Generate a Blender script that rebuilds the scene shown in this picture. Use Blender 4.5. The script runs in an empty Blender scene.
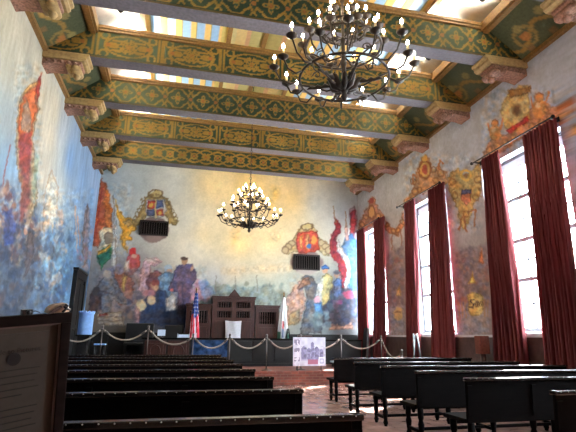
import bpy, math, random
import numpy as np
from mathutils import Vector, Matrix

random.seed(7)
RNG = np.random.default_rng(7)
PI = math.pi
COL = bpy.context.scene.collection
SC = bpy.context.scene

# ------------------------------------------------------------------ camera
W, H = 10.0, 7.06                 # room width, height of the frieze line
CX, CD, CZ = 3.0853, 17.1248, 1.3
PITCH, YAW, ROLL, FPX = 0.25666, 0.2282, 0.00873, 460.864
Fv = np.array([math.sin(YAW)*math.cos(PITCH), math.cos(YAW)*math.cos(PITCH), math.sin(PITCH)])
r0 = np.array([math.cos(YAW), -math.sin(YAW), 0.0]); u0 = np.cross(r0, Fv)
Rv = r0*math.cos(ROLL)+u0*math.sin(ROLL); Uv = -r0*math.sin(ROLL)+u0*math.cos(ROLL)
CAMP = np.array([CX, -CD, CZ])
cam = bpy.data.objects.new('camera', bpy.data.cameras.new('camera')); COL.objects.link(cam)
cam.matrix_world = Matrix(((Rv[0], Uv[0], -Fv[0], CX), (Rv[1], Uv[1], -Fv[1], -CD), (Rv[2], Uv[2], -Fv[2], CZ), (0, 0, 0, 1)))
cam.data.sensor_width = 36; cam.data.lens = FPX*36/576; cam.data.clip_start = .05; cam.data.clip_end = 200
SC.camera = cam

def at(x, y, ax, val):
    """point of the room that lies on plane <axis ax> = val, measured off the photograph"""
    d = Fv+Rv*(x-288)/FPX-Uv*(y-216)/FPX
    return CAMP+d*(val-CAMP[ax])/d[ax]
def pix(P):
    d = P-CAMP; z = d@Fv; zz = np.where(z > .3, z, np.nan)
    return 288+FPX*(d@Rv)/zz, 216-FPX*(d@Uv)/zz

# ------------------------------------------------------------------ materials
def lin(c):
    c = np.asarray(c, float)/255
    return np.where(c <= .04045, c/12.92, ((c+.055)/1.055)**2.4)
def mat(name, rgb, rough=.5, spec=.4, metal=0, var=.25, scale=18, bump=0, alpha_mix=None, emit=None, coat=0, stretch=(1, 1, 1)):
    m = bpy.data.materials.new(name); m.use_nodes = True
    nt = m.node_tree; b = nt.nodes['Principled BSDF']
    b.inputs['Roughness'].default_value = rough; b.inputs['Metallic'].default_value = metal
    b.inputs['Specular IOR Level'].default_value = spec
    b.inputs['Coat Weight'].default_value = coat
    c = lin(rgb)
    tc = nt.nodes.new('ShaderNodeTexCoord'); mp = nt.nodes.new('ShaderNodeMapping'); mp.inputs['Scale'].default_value = stretch
    nz = nt.nodes.new('ShaderNodeTexNoise'); nz.inputs['Scale'].default_value = scale; nz.inputs['Detail'].default_value = 4
    nt.links.new(tc.outputs['Object'], mp.inputs[0]); nt.links.new(mp.outputs[0], nz.inputs['Vector'])
    rp = nt.nodes.new('ShaderNodeValToRGB')
    lo, hi = c*(1-var), np.minimum(c*(1+var), 1)
    rp.color_ramp.elements[0].position = .3; rp.color_ramp.elements[1].position = .7
    rp.color_ramp.elements[0].color = (*lo, 1); rp.color_ramp.elements[1].color = (*hi, 1)
    nt.links.new(nz.outputs['Fac'], rp.inputs[0]); nt.links.new(rp.outputs[0], b.inputs['Base Color'])
    if bump:
        bp = nt.nodes.new('ShaderNodeBump'); bp.inputs['Strength'].default_value = bump; bp.inputs['Distance'].default_value = .02
        nt.links.new(nz.outputs['Fac'], bp.inputs['Height']); nt.links.new(bp.outputs[0], b.inputs['Normal'])
    if emit:
        b.inputs['Emission Color'].default_value = (*lin(emit[0]), 1); b.inputs['Emission Strength'].default_value = emit[1]
    return m
def paint_mat(name, rough=.75, var=.12, scale=9, spec=.25, bump=0):
    m = bpy.data.materials.new(name); m.use_nodes = True
    nt = m.node_tree; b = nt.nodes['Principled BSDF']
    b.inputs['Roughness'].default_value = rough; b.inputs['Specular IOR Level'].default_value = spec
    at_ = nt.nodes.new('ShaderNodeAttribute'); at_.attribute_name = 'paint'
    nz = nt.nodes.new('ShaderNodeTexNoise'); nz.inputs['Scale'].default_value = scale; nz.inputs['Detail'].default_value = 5
    tc = nt.nodes.new('ShaderNodeTexCoord'); nt.links.new(tc.outputs['Object'], nz.inputs['Vector'])
    mr = nt.nodes.new('ShaderNodeMapRange'); mr.inputs[1].default_value = .3; mr.inputs[2].default_value = .7
    mr.inputs[3].default_value = 1-var; mr.inputs[4].default_value = 1+var
    nt.links.new(nz.outputs['Fac'], mr.inputs[0])
    vm = nt.nodes.new('ShaderNodeVectorMath'); vm.operation = 'SCALE'
    nt.links.new(at_.outputs['Color'], vm.inputs[0]); nt.links.new(mr.outputs[0], vm.inputs['Scale'])
    nt.links.new(vm.outputs[0], b.inputs['Base Color'])
    if bump:
        bp = nt.nodes.new('ShaderNodeBump'); bp.inputs['Strength'].default_value = bump; bp.inputs['Distance'].default_value = .02
        nt.links.new(nz.outputs['Fac'], bp.inputs['Height']); nt.links.new(bp.outputs[0], b.inputs['Normal'])
    return m

M = {}
M['mural'] = paint_mat('mural_plaster', .7, .07, 14, .2, .15)
M['beam_paint'] = paint_mat('stencilled_beam_paint', .75, .18, 20, .08)
M['ceiling_paint'] = paint_mat('ceiling_boards_paint', .7, .08, 10)
M['print'] = paint_mat('printed_board', .5, .03, 30)
M['cloth_flag'] = paint_mat('flag_cloth', .7, .08, 30)
M['gold'] = mat('gilded_moulding', (128, 94, 48), .45, .4, .0, .3, 25)
M['gold_block'] = mat('ochre_stone_block', (158, 132, 88), .6, .3, 0, .25, 14)
M['rose'] = mat('rose_painted_scroll', (142, 106, 90), .6, .3, 0, .45, 22)
M['soffit'] = mat('mauve_beam_underside', (98, 93, 98), .6, .3, 0, .22, 16)
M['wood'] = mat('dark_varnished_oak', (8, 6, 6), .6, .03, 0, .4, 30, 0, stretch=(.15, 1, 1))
M['wood_frame'] = mat('dark_frame_wood', (24, 14, 11), .6, .03, 0, .4, 30, stretch=(.15, 1, 1))
M['wood_cap'] = mat('polished_oak_rail', (26, 17, 14), .22, .5, 0, .4, 30, 0, coat=.3, stretch=(.15, 1, 1))
M['wood_red'] = mat('reddish_mahogany', (56, 25, 19), .4, .45, 0, .35, 26, stretch=(1, 1, .2))
M['wood_ped'] = mat('rosy_beech', (132, 76, 62), .5, .4, 0, .2, 26)
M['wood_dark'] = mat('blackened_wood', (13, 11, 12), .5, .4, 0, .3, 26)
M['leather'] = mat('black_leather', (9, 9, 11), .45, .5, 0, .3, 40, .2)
M['iron'] = mat('wrought_iron', (34, 24, 18), .55, .4, .2, .3, 30)
M['stud'] = mat('pewter_nail_heads', (150, 145, 140), .3, .6, .9, .2, 40)
M['chrome'] = mat('polished_steel', (104, 98, 96), .32, .6, 1, .1, 40)
M['rope'] = mat('pale_velvet_rope', (150, 138, 126), .7, .3, 0, .35, 60, .4)
M['curtain'] = mat('burgundy_velvet', (108, 46, 50), .75, .3, 0, .3, 12, stretch=(1, 3, .2))
def translucent(m, rgb, f):
    nt = m.node_tree; b = nt.nodes['Principled BSDF']; out = nt.nodes['Material Output']
    t = nt.nodes.new('ShaderNodeBsdfTranslucent'); t.inputs[0].default_value = (*lin(rgb), 1); mx = nt.nodes.new('ShaderNodeMixShader'); mx.inputs[0].default_value = f
    nt.links.new(b.outputs[0], mx.inputs[1]); nt.links.new(t.outputs[0], mx.inputs[2]); nt.links.new(mx.outputs[0], out.inputs[0])
translucent(M['curtain'], (120, 44, 50), .15)
M['rod'] = mat('black_curtain_rod', (24, 22, 26), .45, .5, .5, .2, 30)
M['frame_paint'] = mat('grey_window_frame', (108, 116, 122), .5, .4, 0, .12, 20)
M['reveal'] = mat('pale_plaster_reveal', (196, 204, 212), .7, .25, 0, .08, 12)
M['dado'] = mat('brown_tile_dado', (80, 62, 58), .35, .45, 0, .35, 7, .1)
M['plain'] = mat('plain_plaster', (150, 140, 128), .8, .2, 0, .1, 8)
M['candle'] = mat('cream_candle_sleeve', (190, 170, 130), .5, .4, 0, .1, 30)
M['bulb'] = mat('lit_flame_bulb', (255, 240, 215), .3, .4, 0, 0, 5, emit=((255, 226, 184), 34))
M['lens'] = mat('lit_floodlight_lens', (255, 250, 240), .3, .4, 0, 0, 5, emit=((255, 244, 225), 8))
M['white_cloth'] = mat('white_chair_cover', (205, 205, 212), .8, .2, 0, .08, 20, .2)
M['blue_plastic'] = mat('pale_blue_plastic', (128, 170, 228), .35, .5, 0, .12, 12)
M['white_card'] = mat('white_card', (200, 215, 235), .6, .3, 0, .05, 20)
M['mat_board'] = mat('cream_mat_board', (62, 51, 42), .8, .2, 0, .08, 20)
M['paper'] = mat('tan_document_paper', (57, 48, 41), .8, .2, 0, .08, 30)
M['ink'] = mat('brown_print_ink', (36, 29, 26), .8, .2, 0, .1, 30)
M['seal'] = mat('dark_red_seal', (26, 15, 14), .7, .2, 0, .2, 30)
M['tan'] = mat('tan_canvas', (186, 160, 136), .8, .2, 0, .2, 50, .2)
M['brown_strap'] = mat('brown_strap_leather', (74, 54, 48), .6, .3, 0, .2, 40)
M['blackp'] = mat('black_plastic', (16, 16, 18), .4, .5, 0, .2, 40)
M['void'] = mat('black_recess', (10, 9, 10), .9, .1, 0, .2, 10)
M['vent'] = mat('dark_bronze_grille', (44, 36, 34), .45, .5, .6, .2, 30)
M['blue_panel'] = mat('blue_glazed_case', (40, 66, 104), .15, .6, 0, .8, 5)

def glass_mat():
    m = bpy.data.materials.new('window_glass'); m.use_nodes = True
    nt = m.node_tree; nt.nodes.remove(nt.nodes['Principled BSDF']); out = nt.nodes['Material Output']
    tr = nt.nodes.new('ShaderNodeBsdfTransparent'); tr.inputs[0].default_value = (.94, .96, .97, 1)
    gl = nt.nodes.new('ShaderNodeBsdfGlossy'); gl.inputs['Roughness'].default_value = .05
    fr = nt.nodes.new('ShaderNodeFresnel'); fr.inputs[0].default_value = 1.45
    mx = nt.nodes.new('ShaderNodeMixShader')
    nt.links.new(fr.outputs[0], mx.inputs[0]); nt.links.new(tr.outputs[0], mx.inputs[1]); nt.links.new(gl.outputs[0], mx.inputs[2])
    nt.links.new(mx.outputs[0], out.inputs[0]); return m
M['glass'] = glass_mat()

def brick_mat(name, c1, c2, cm, scale, rough, bw=.5, rh=.25, offset=.5, mortar=.02, rot=(0, 0, 0)):
    m = bpy.data.materials.new(name); m.use_nodes = True
    nt = m.node_tree; b = nt.nodes['Principled BSDF']; b.inputs['Roughness'].default_value = rough
    tc = nt.nodes.new('ShaderNodeTexCoord'); mp = nt.nodes.new('ShaderNodeMapping'); mp.inputs['Rotation'].default_value = rot
    bk = nt.nodes.new('ShaderNodeTexBrick'); bk.offset = offset
    for k, c in (('Color1', c1), ('Color2', c2), ('Mortar', cm)): bk.inputs[k].default_value = (*lin(c), 1)
    bk.inputs['Scale'].default_value = scale; bk.inputs['Brick Width'].default_value = bw; bk.inputs['Row Height'].default_value = rh
    bk.inputs['Mortar Size'].default_value = mortar
    nz = nt.nodes.new('ShaderNodeTexNoise'); nz.inputs['Scale'].default_value = 3.5; nz.inputs['Detail'].default_value = 5
    mr = nt.nodes.new('ShaderNodeMapRange'); mr.inputs[1].default_value = .3; mr.inputs[2].default_value = .7
    mr.inputs[3].default_value = .7; mr.inputs[4].default_value = 1.3
    vm = nt.nodes.new('ShaderNodeVectorMath'); vm.operation = 'SCALE'
    nt.links.new(tc.outputs['Object'], mp.inputs[0]); nt.links.new(mp.outputs[0], bk.inputs['Vector']); nt.links.new(tc.outputs['Object'], nz.inputs['Vector'])
    nt.links.new(nz.outputs['Fac'], mr.inputs[0]); nt.links.new(bk.outputs['Color'], vm.inputs[0]); nt.links.new(mr.outputs[0], vm.inputs['Scale'])
    nt.links.new(vm.outputs[0], b.inputs['Base Color'])
    return m
M['floor'] = brick_mat('terracotta_tile_floor', (186, 148, 136), (170, 132, 120), (150, 132, 122), 2.2, .16, .5, .5, 0, .012)
M['brick'] = brick_mat('red_brick', (128, 66, 52), (92, 46, 40), (112, 80, 70), 1.0, .75, .21, .072, .5, .009, (PI/2, 0, 0))
M['brick_top'] = brick_mat('red_brick_paving', (126, 68, 56), (100, 54, 46), (110, 84, 76), 1.0, .5, .22, .11, .5, .01)

# ------------------------------------------------------------------ mesh builder
class MB:
    def __init__(s): s.v = []; s.f = []; s.sm = []
    def add(s, vs, fs, smooth=False):
        o = len(s.v); s.v += [tuple(map(float, p)) for p in vs]; s.f += [tuple(i+o for i in f) for f in fs]; s.sm += [smooth]*len(fs); return s
    def box(s, x0, x1, y0, y1, z0, z1, bev=0):
        if bev <= 0:
            return s.add([(x, y, z) for x in (x0, x1) for y in (y0, y1) for z in (z0, z1)],
                         [(0, 1, 3, 2), (4, 6, 7, 5), (0, 4, 5, 1), (2, 3, 7, 6), (0, 2, 6, 4), (1, 5, 7, 3)])
        import bmesh
        bm = bmesh.new(); bmesh.ops.create_cube(bm, size=1)
        for v in bm.verts: v.co = ((x0+x1)/2+v.co.x*(x1-x0), (y0+y1)/2+v.co.y*(y1-y0), (z0+z1)/2+v.co.z*(z1-z0))
        bmesh.ops.bevel(bm, geom=list(bm.edges), offset=bev, segments=2, affect='EDGES', profile=.6)
        bm.verts.index_update(); s.add([v.co for v in bm.verts], [[v.index for v in f.verts] for f in bm.faces]); bm.free(); return s
    def lathe(s, prof, c=(0, 0, 0), n=14, axis='z'):
        vs = []; fs = []
        for r, h in prof:
            for k in range(n):
                a = 2*PI*k/n; p = (r*math.cos(a), r*math.sin(a), h)
                if axis == 'x': p = (h, p[0], p[1])
                if axis == 'y': p = (p[0], h, p[1])
                vs.append((c[0]+p[0], c[1]+p[1], c[2]+p[2]))
        for i in range(len(prof)-1):
            for k in range(n):
                k2 = (k+1) % n; fs.append((i*n+k, i*n+k2, (i+1)*n+k2, (i+1)*n+k))
        fs.append(tuple(range(n))[::-1]); fs.append(tuple(range((len(prof)-1)*n, len(prof)*n)))
        return s.add(vs, fs, True)
    def tube(s, pts, r, n=8, closed=False):
        pts = [Vector(p) for p in pts]; m = len(pts); vs = []; fs = []
        rr = r if isinstance(r, (list, tuple)) else [r]*m
        up = None
        for i, p in enumerate(pts):
            if closed: t = (pts[(i+1) % m]-pts[i-1]).normalized()
            else: t = (pts[min(i+1, m-1)]-pts[max(i-1, 0)]).normalized()
            if up is None: up = Vector((0, 0, 1)) if abs(t.z) < .9 else Vector((1, 0, 0))
            a = t.cross(up); a = a.normalized() if a.length > 1e-5 else Vector((1, 0, 0)); b = a.cross(t).normalized(); up = b
            for k in range(n):
                q = 2*PI*k/n; vs.append(p+a*(rr[i]*math.cos(q))+b*(rr[i]*math.sin(q)))
        L = m if closed else m-1
        for i in range(L):
            j = (i+1) % m
            for k in range(n): k2 = (k+1) % n; fs.append((i*n+k, j*n+k, j*n+k2, i*n+k2))
        if not closed: fs.append(tuple(range(n))); fs.append(tuple(range((m-1)*n, m*n))[::-1])
        return s.add(vs, fs, True)
    def prism(s, poly, a0, a1, axis='y', smooth=False):
        n = len(poly)
        def P(u, w, a): return {'x': (a, u, w), 'y': (u, a, w), 'z': (u, w, a)}[axis]
        vs = [P(u, w, a0) for u, w in poly]+[P(u, w, a1) for u, w in poly]
        fs = [(i, (i+1) % n, n+(i+1) % n, n+i) for i in range(n)]+[tuple(range(n))[::-1], tuple(range(n, 2*n))]
        return s.add(vs, fs, smooth)
    def ball(s, c, r, n=10, m=7, sz=1.0):
        return s.lathe([(max(r*math.sin(PI*i/m), 1e-4), -r*sz*math.cos(PI*i/m)) for i in range(m+1)], c, n)
    def grid(s, P, smooth=False):   # P: rows x cols x 3
        a, b = P.shape[:2]
        i = np.arange(a*b).reshape(a, b)
        f = np.stack([i[:-1, :-1], i[:-1, 1:], i[1:, 1:], i[1:, :-1]], -1).reshape(-1, 4)
        return s.add(P.reshape(-1, 3).tolist(), f.tolist(), smooth)
    def mesh(s, name, m):
        me = bpy.data.meshes.new(name); me.from_pydata(s.v, [], s.f)
        me.polygons.foreach_set('use_smooth', s.sm); me.materials.append(m)
        import bmesh
        bm = bmesh.new(); bm.from_mesh(me); bmesh.ops.recalc_face_normals(bm, faces=bm.faces); bm.to_mesh(me); bm.free()
        me.update(); return me
def obj(name, mb, m, parent=None, loc=None):
    o = bpy.data.objects.new(name, mb.mesh(name, m)); COL.objects.link(o)
    if parent: o.parent = parent
    if loc is not None: o.location = loc
    return o
def tag(o, label=None, cat=None, group=None, kind=None):
    for k, v_ in (('label', label), ('category', cat), ('group', group), ('kind', kind)):
        if v_: o[k] = v_
    return o
def thing(name, label, cat, loc=(0, 0, 0), rz=0, group=None):
    o = bpy.data.objects.new(name, None); COL.objects.link(o); o.location = loc; o.rotation_euler.z = rz
    o.empty_display_size = .1
    return tag(o, label, cat, group)
def struct(name, mb, m, parent=None):
    o = obj(name, mb, m, parent)
    if not parent: o['kind'] = 'structure'
    return o
def sroot(name):
    o = bpy.data.objects.new(name, None); COL.objects.link(o); o['kind'] = 'structure'; return o
def dup(root, loc, label, group=None, rz=None):
    r = root.copy(); COL.objects.link(r); r.location = loc; r['label'] = label
    if group: r['group'] = group
    if rz is not None: r.rotation_euler.z = rz
    def kids(a, b):
        for ch in list(a.children):
            c = ch.copy(); COL.objects.link(c); c.parent = b; kids(ch, c)
    kids(root, r); return r

# ------------------------------------------------------------------ paint on wall grids
def noise2(u, v, sc, seed):
    g = np.random.default_rng(seed).random((64, 64)); u = u*sc+seed*3.1; v = v*sc+seed*1.7
    i = np.floor(u).astype(int); j = np.floor(v).astype(int); a = u-i; b = v-j
    a = a*a*(3-2*a); b = b*b*(3-2*b)
    G = lambda p, q: g[p % 64, q % 64]
    return (G(i, j)*(1-a)+G(i+1, j)*a)*(1-b)+(G(i, j+1)*(1-a)+G(i+1, j+1)*a)*b
class Canvas:
    """colours of the paint on a wall, one per mesh point; shapes are given as traced off the photograph"""
    def __init__(s, P, uv=None):
        s.P = P; s.x, s.y = pix(P); bad = np.isnan(s.x); s.x[bad] = -9999; s.y[bad] = -9999
        X, Y = s.x.copy(), s.y.copy()
        for fr, am, sd in ((.16, .8, 201), (.45, .6, 203), (1.1, .3, 205)):
            s.x = s.x+(noise2(X, Y, fr, sd)-.5)*2*am; s.y = s.y+(noise2(X, Y, fr, sd+1)-.5)*2*am
        s.n1 = noise2(X, Y, .33, 211); s.n2 = noise2(X, Y, .8, 213); s.n3 = noise2(X, Y, .22, 215)
        s.c = np.zeros((len(P), 3))
    def anchors(s, lst, ax, val, power=3.0):
        u, w = [k for k in range(3) if k != ax]
        A = np.array([at(x, y, ax, val) for x, y, _ in lst]); C = np.array([c for *_, c in lst], float)
        d = np.sqrt((s.P[:, None, u]-A[None, :, u])**2+(s.P[:, None, w]-A[None, :, w])**2)+.25
        k = d**-power; s.c = (k@C)/k.sum(1, keepdims=True); return s
    def mottle(s, u, w, sc, amp, seed):
        n = noise2(u, w, sc, seed)*.6+noise2(u, w, sc*2.3, seed+1)*.4-.5
        s.c = np.clip(s.c*(1+amp*n[:, None]*2), 0, 255); return s
    def _mix(s, idx, m, col, op):
        m = (m*op)[:, None]; s.c[idx] = s.c[idx]*(1-m)+np.array(col, float)*m
    def poly(s, pts, col, soft=1.0, op=1.0, wob=0, seed=1):
        p = np.array(pts, float); lo = p.min(0)-soft-2; hi = p.max(0)+soft+2
        idx = np.where((s.x > lo[0]) & (s.x < hi[0]) & (s.y > lo[1]) & (s.y < hi[1]))[0]
        if not len(idx): return s
        x = s.x[idx]; y = s.y[idx]
        if wob:
            x = x+(noise2(x, y, .35, seed)-.5)*2*wob; y = y+(noise2(x, y, .35, seed+5)-.5)*2*wob
        ins = np.zeros(len(idx), bool); d2 = np.full(len(idx), 1e9)
        for i in range(len(p)):
            a, b = p[i], p[(i+1) % len(p)]
            cr = ((a[1] > y) != (b[1] > y))
            with np.errstate(divide='ignore', invalid='ignore'):
                xx = (b[0]-a[0])*(y-a[1])/(b[1]-a[1]+1e-12)+a[0]
            ins ^= cr & (x < xx)
            e = b-a; t = np.clip(((x-a[0])*e[0]+(y-a[1])*e[1])/(e@e+1e-9), 0, 1)
            d2 = np.minimum(d2, (x-a[0]-t*e[0])**2+(y-a[1]-t*e[1])**2)
        sd = np.where(ins, np.sqrt(d2), -np.sqrt(d2))
        cc = np.array(col, float)[None]*(1+.34*(s.n1[idx]-.5)+.3*(s.n2[idx]-.5))[:, None]+np.array([26, 4, -22])[None]*(s.n3[idx]-.5)[:, None]
        if soft < 2.1 and op > .78: cc = cc*(1-.38*np.clip(1-abs(sd-.5)/.8, 0, 1))[:, None]
        m = (np.clip(sd/soft+.5, 0, 1)*op)[:, None]; s.c[idx] = s.c[idx]*(1-m)+cc*m; return s
    def speck(s, region, amp, seed=1):
        x0, y0, x1, y1 = region; dx = np.minimum(s.x-x0, x1-s.x); dy = np.minimum(s.y-y0, y1-s.y)
        m = np.clip(np.minimum(dx, dy)/8, 0, 1)*amp
        L = .9*noise2(s.x, s.y, .36, seed)+.7*noise2(s.x, s.y, .15, seed+9)+.6*noise2(s.x, s.y, .9, seed+20)-1.1
        hue = noise2(s.x, s.y, .28, seed+30)-.5
        for ch, hq in ((0, .5), (1, .0), (2, -.5)): s.c[:, ch] *= 1+m*(L*.8+hue*hq)
        return s
    def ell(s, cx, cy, rx, ry, col, soft=1.0, op=1.0, rot=0):
        R_ = max(rx, ry)+soft+1
        idx = np.where((abs(s.x-cx) < R_) & (abs(s.y-cy) < R_))[0]
        dx = s.x[idx]-cx; dy = s.y[idx]-cy; ca, sa = math.cos(rot), math.sin(rot)
        a = dx*ca+dy*sa; b = -dx*sa+dy*ca
        q = np.sqrt((a/rx)**2+(b/ry)**2); sd = (1-q)*min(rx, ry)
        s._mix(idx, np.clip(sd/soft+.5, 0, 1), col, op); return s
    def ring(s, cx, cy, rx, ry, w, col, op=1.0):
        idx = np.where((abs(s.x-cx) < rx+w+1) & (abs(s.y-cy) < ry+w+1))[0]
        q = np.sqrt(((s.x[idx]-cx)/rx)**2+((s.y[idx]-cy)/ry)**2); sd = w/2-abs(q-1)*min(rx, ry)
        s._mix(idx, np.clip(sd/.8+.5, 0, 1), col, op); return s
    def line(s, pts, w, col, op=1.0):
        for a, b in zip(pts[:-1], pts[1:]):
            a = np.array(a, float); b = np.array(b, float); lo = np.minimum(a, b)-w-2; hi = np.maximum(a, b)+w+2
            idx = np.where((s.x > lo[0]) & (s.x < hi[0]) & (s.y > lo[1]) & (s.y < hi[1]))[0]
            e = b-a; x = s.x[idx]; y = s.y[idx]
            t = np.clip(((x-a[0])*e[0]+(y-a[1])*e[1])/(e@e+1e-9), 0, 1)
            d = np.hypot(x-a[0]-t*e[0], y-a[1]-t*e[1]); s._mix(idx, np.clip((w/2-d)/.9+.5, 0, 1), col, op)
        return s
    def dabs(s, region, pal, n, r0_, r1_, op=.7, seed=3, tall=1.6):
        rg = random.Random(seed); x0, y0, x1, y1 = region
        for _ in range(n):
            c = rg.choice(pal); r = rg.uniform(r0_, r1_)
            s.ell(rg.uniform(x0, x1), rg.uniform(y0, y1), r, r*rg.uniform(.8, tall), c, 1.4, op*rg.uniform(.5, 1), rg.uniform(-.6, .6))
        return s
def painted(name, mb_P, cols, m, gain=1.0, keep=None, parent=None, kind='structure'):
    """grid of points with a colour on each, as one mesh"""
    a, b = mb_P.shape[:2]; i = np.arange(a*b).reshape(a, b)
    f = np.stack([i[:-1, :-1], i[:-1, 1:], i[1:, 1:], i[1:, :-1]], -1).reshape(-1, 4)
    if keep is not None: f = f[keep.reshape(-1)]
    me = bpy.data.meshes.new(name); me.from_pydata(mb_P.reshape(-1, 3).tolist(), [], f.tolist())
    ca = me.color_attributes.new('paint', 'FLOAT_COLOR', 'POINT')
    L = np.clip(lin(np.clip(cols, 0, 255))*gain, 0, .88)
    ca.data.foreach_set('color', np.concatenate([L, np.ones((len(L), 1))], 1).astype(np.float32).ravel())
    me.materials.append(m); me.update()
    o = bpy.data.objects.new(name, me); COL.objects.link(o)
    if parent: o.parent = parent
    elif kind: o['kind'] = kind
    return o
def span(*segs):
    return np.unique(np.round(np.concatenate([np.arange(a, b, s) for a, b, s in segs]+[[segs[-1][1]]]), 4))
# ================================================================== MURALS (paint on the three walls)
DADO = 1.37
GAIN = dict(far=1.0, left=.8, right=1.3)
# ---- far wall
xs = span((0, 10.0001, .03)); zs = span((1.25, 7.8601, .03))
P = np.stack(np.meshgrid(xs, [0.0], zs, indexing='ij'), -1)[:, 0]
cv = Canvas(P.reshape(-1, 3))
cv.anchors([(105, 180, (160, 172, 178)), (135, 182, (176, 182, 180)), (170, 185, (196, 194, 182)), (215, 185, (238, 208, 150)), (250, 190, (248, 206, 130)),
            (290, 200, (240, 204, 140)), (320, 205, (206, 202, 188)), (345, 210, (184, 190, 194)), (115, 215, (176, 186, 190)), (180, 220, (206, 202, 186)),
            (205, 235, (232, 212, 168)), (240, 245, (242, 208, 146)), (270, 240, (238, 210, 158)), (300, 290, (150, 150, 140)), (190, 250, (212, 204, 184)),
            (235, 272, (208, 192, 164)), (265, 268, (212, 194, 160)), (260, 285, (176, 184, 172)), (240, 292, (166, 180, 176)), (215, 280, (170, 172, 172)),
            (280, 285, (180, 184, 170)), (110, 280, (116, 116, 122)), (140, 300, (104, 100, 108)), (170, 310, (70, 78, 100)), (335, 300, (96, 104, 116)), (315, 318, (118, 130, 134)),
            (105, 320, (92, 86, 80)), (260, 320, (120, 110, 96)), (350, 320, (90, 88, 90))], 1, 0)
cv.mottle(cv.P[:, 0], cv.P[:, 2], 1.1, .05, 11).mottle(cv.P[:, 0], cv.P[:, 2], 5, .05, 12)
# glow and painted rays of the sky
cv.poly([(272, 186), (280, 188), (276, 204), (270, 216), (268, 206)], (222, 178, 96), 6, .6)
cv.poly([(231, 232), (240, 228), (238, 240), (232, 245)], (222, 176, 110), 6, .55)
cv.poly([(268, 232), (281, 228), (279, 243), (270, 240)], (206, 176, 130), 4, .5)
cv.poly([(222, 268), (320, 262), (320, 271), (222, 274)], (204, 178, 140), 5, .5)
# distant hills and the ship's wake
cv.poly([(198, 296), (206, 284), (218, 287), (228, 283), (246, 289), (258, 287), (268, 283), (275, 288), (284, 297), (284, 312), (198, 312)], (128, 142, 138), 2.5, .85, 2)
cv.dabs((196, 284, 284, 300), [(150, 150, 130), (104, 124, 122), (150, 164, 168), (110, 112, 96)], 50, 1.5, 4, .6, 5, 1)
for x in (216, 236, 257): cv.line([(x, 276), (x, 292)], 1.0, (120, 112, 104), .7)
# left group: standards
cv.poly([(101, 179), (105, 184), (110, 205), (113, 228), (110, 240), (99, 247), (94, 246), (92, 236), (95, 215), (98, 196)], (170, 86, 58), 1.6, .95, 1.5)
cv.poly([(105, 186), (110, 196), (113, 224), (109, 234), (105, 222), (104, 204)], (206, 122, 62), 1.6, .85, 1)
cv.line([(102, 188), (99, 212), (95, 238)], 1.6, (150, 52, 48), .7)
cv.poly([(98, 233), (105, 227), (112, 229), (116, 236), (112, 245), (103, 247), (98, 250), (100, 241)], (206, 198, 170), 1.3)
cv.ell(109.5, 238, 5.2, 5.5, (146, 130, 112), 1.5); cv.ring(109.5, 238, 5.2, 5.5, 1.2, (110, 96, 84), .8)
cv.poly([(98, 252), (105, 247), (112, 245), (114, 248), (110, 258), (104, 266), (101, 272), (98, 262)], (52, 108, 84), 1.4, 1, 1)
cv.poly([(97, 251), (104, 249), (112, 244), (112, 247), (104, 252), (98, 255)], (206, 160, 74), 1.1)
cv.poly([(114, 199), (118, 208), (124, 217), (132, 218), (136, 224), (136, 231), (130, 234), (131, 240), (126, 242), (128, 253), (123, 247), (120, 239), (122, 231), (118, 222)], (216, 156, 56), 1.4, .97, 1.2)
cv.poly([(122, 221), (130, 219), (134, 224), (128, 228)], (186, 156, 110), 1.4, .8)
cv.poly([(112.5, 196), (115, 206), (118, 240), (117, 272), (111, 272), (112.5, 235)], (202, 206, 206), 1.3, .8)
cv.line([(113.2, 196), (116.5, 272)], 1.2, (120, 100, 92), .8)
cv.poly([(104, 270), (120, 264), (126, 274), (124, 285), (104, 285)], (118, 116, 150), 3, .7)
# left group: people and animals, back to front
cv.poly([(126, 258), (131, 250), (138, 254), (141, 262), (138, 272), (128, 276)], (170, 76, 72), 1.5, .95, 1)
cv.ell(133, 251.5, 3.6, 3.2, (190, 54, 54)); cv.ell(134, 256, 2.4, 2.6, (190, 150, 130)); cv.poly([(124, 262), (130, 260), (129, 272), (124, 270)], (216, 206, 190), 1.3, .8)
cv.poly([(96, 276), (120, 268), (140, 268), (152, 290), (150, 316), (100, 316)], (126, 112, 116), 4, .7, 2)
cv.poly([(140, 272), (146, 260), (156, 256), (162, 261), (158, 266), (151, 266), (152, 280), (158, 296), (146, 300), (138, 290)], (176, 142, 146), 1.8, .95, 1.2)
cv.ell(151, 260, 5, 2, (206, 196, 180), 1.4, .7); cv.line([(147, 258), (160, 262)], 1.3, (130, 108, 108), .7)
cv.poly([(114, 274), (126, 272), (134, 282), (132, 302), (120, 306), (114, 294)], (140, 84, 66), 2, .85, 1.5)
cv.poly([(123, 274), (127, 276), (125, 292), (122, 290)], (214, 176, 90), 1.4, .8)
cv.poly([(98, 283), (104, 274), (114, 276), (122, 290), (131, 304), (124, 306), (114, 298), (110, 312), (103, 314), (97, 300)], (106, 108, 116), 1.6, .95, 1.2)
cv.ell(107, 274, 4.2, 4, (150, 140, 132)); cv.line([(99, 290), (112, 294)], 1.4, (70, 66, 74), .8); cv.line([(112, 284), (122, 302)], 1.4, (74, 78, 92), .7)
cv.poly([(88, 300), (92, 290), (98, 288), (102, 294), (101, 310), (88, 314)], (78, 58, 56), 2, .9, 1); cv.ell(96.5, 291, 4, 4.2, (66, 62, 66)); 
cv.poly([(146, 280), (150, 272), (158, 270), (164, 276), (163, 288), (158, 298), (148, 296)], (112, 70, 70), 1.6, .95, 1)
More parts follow.
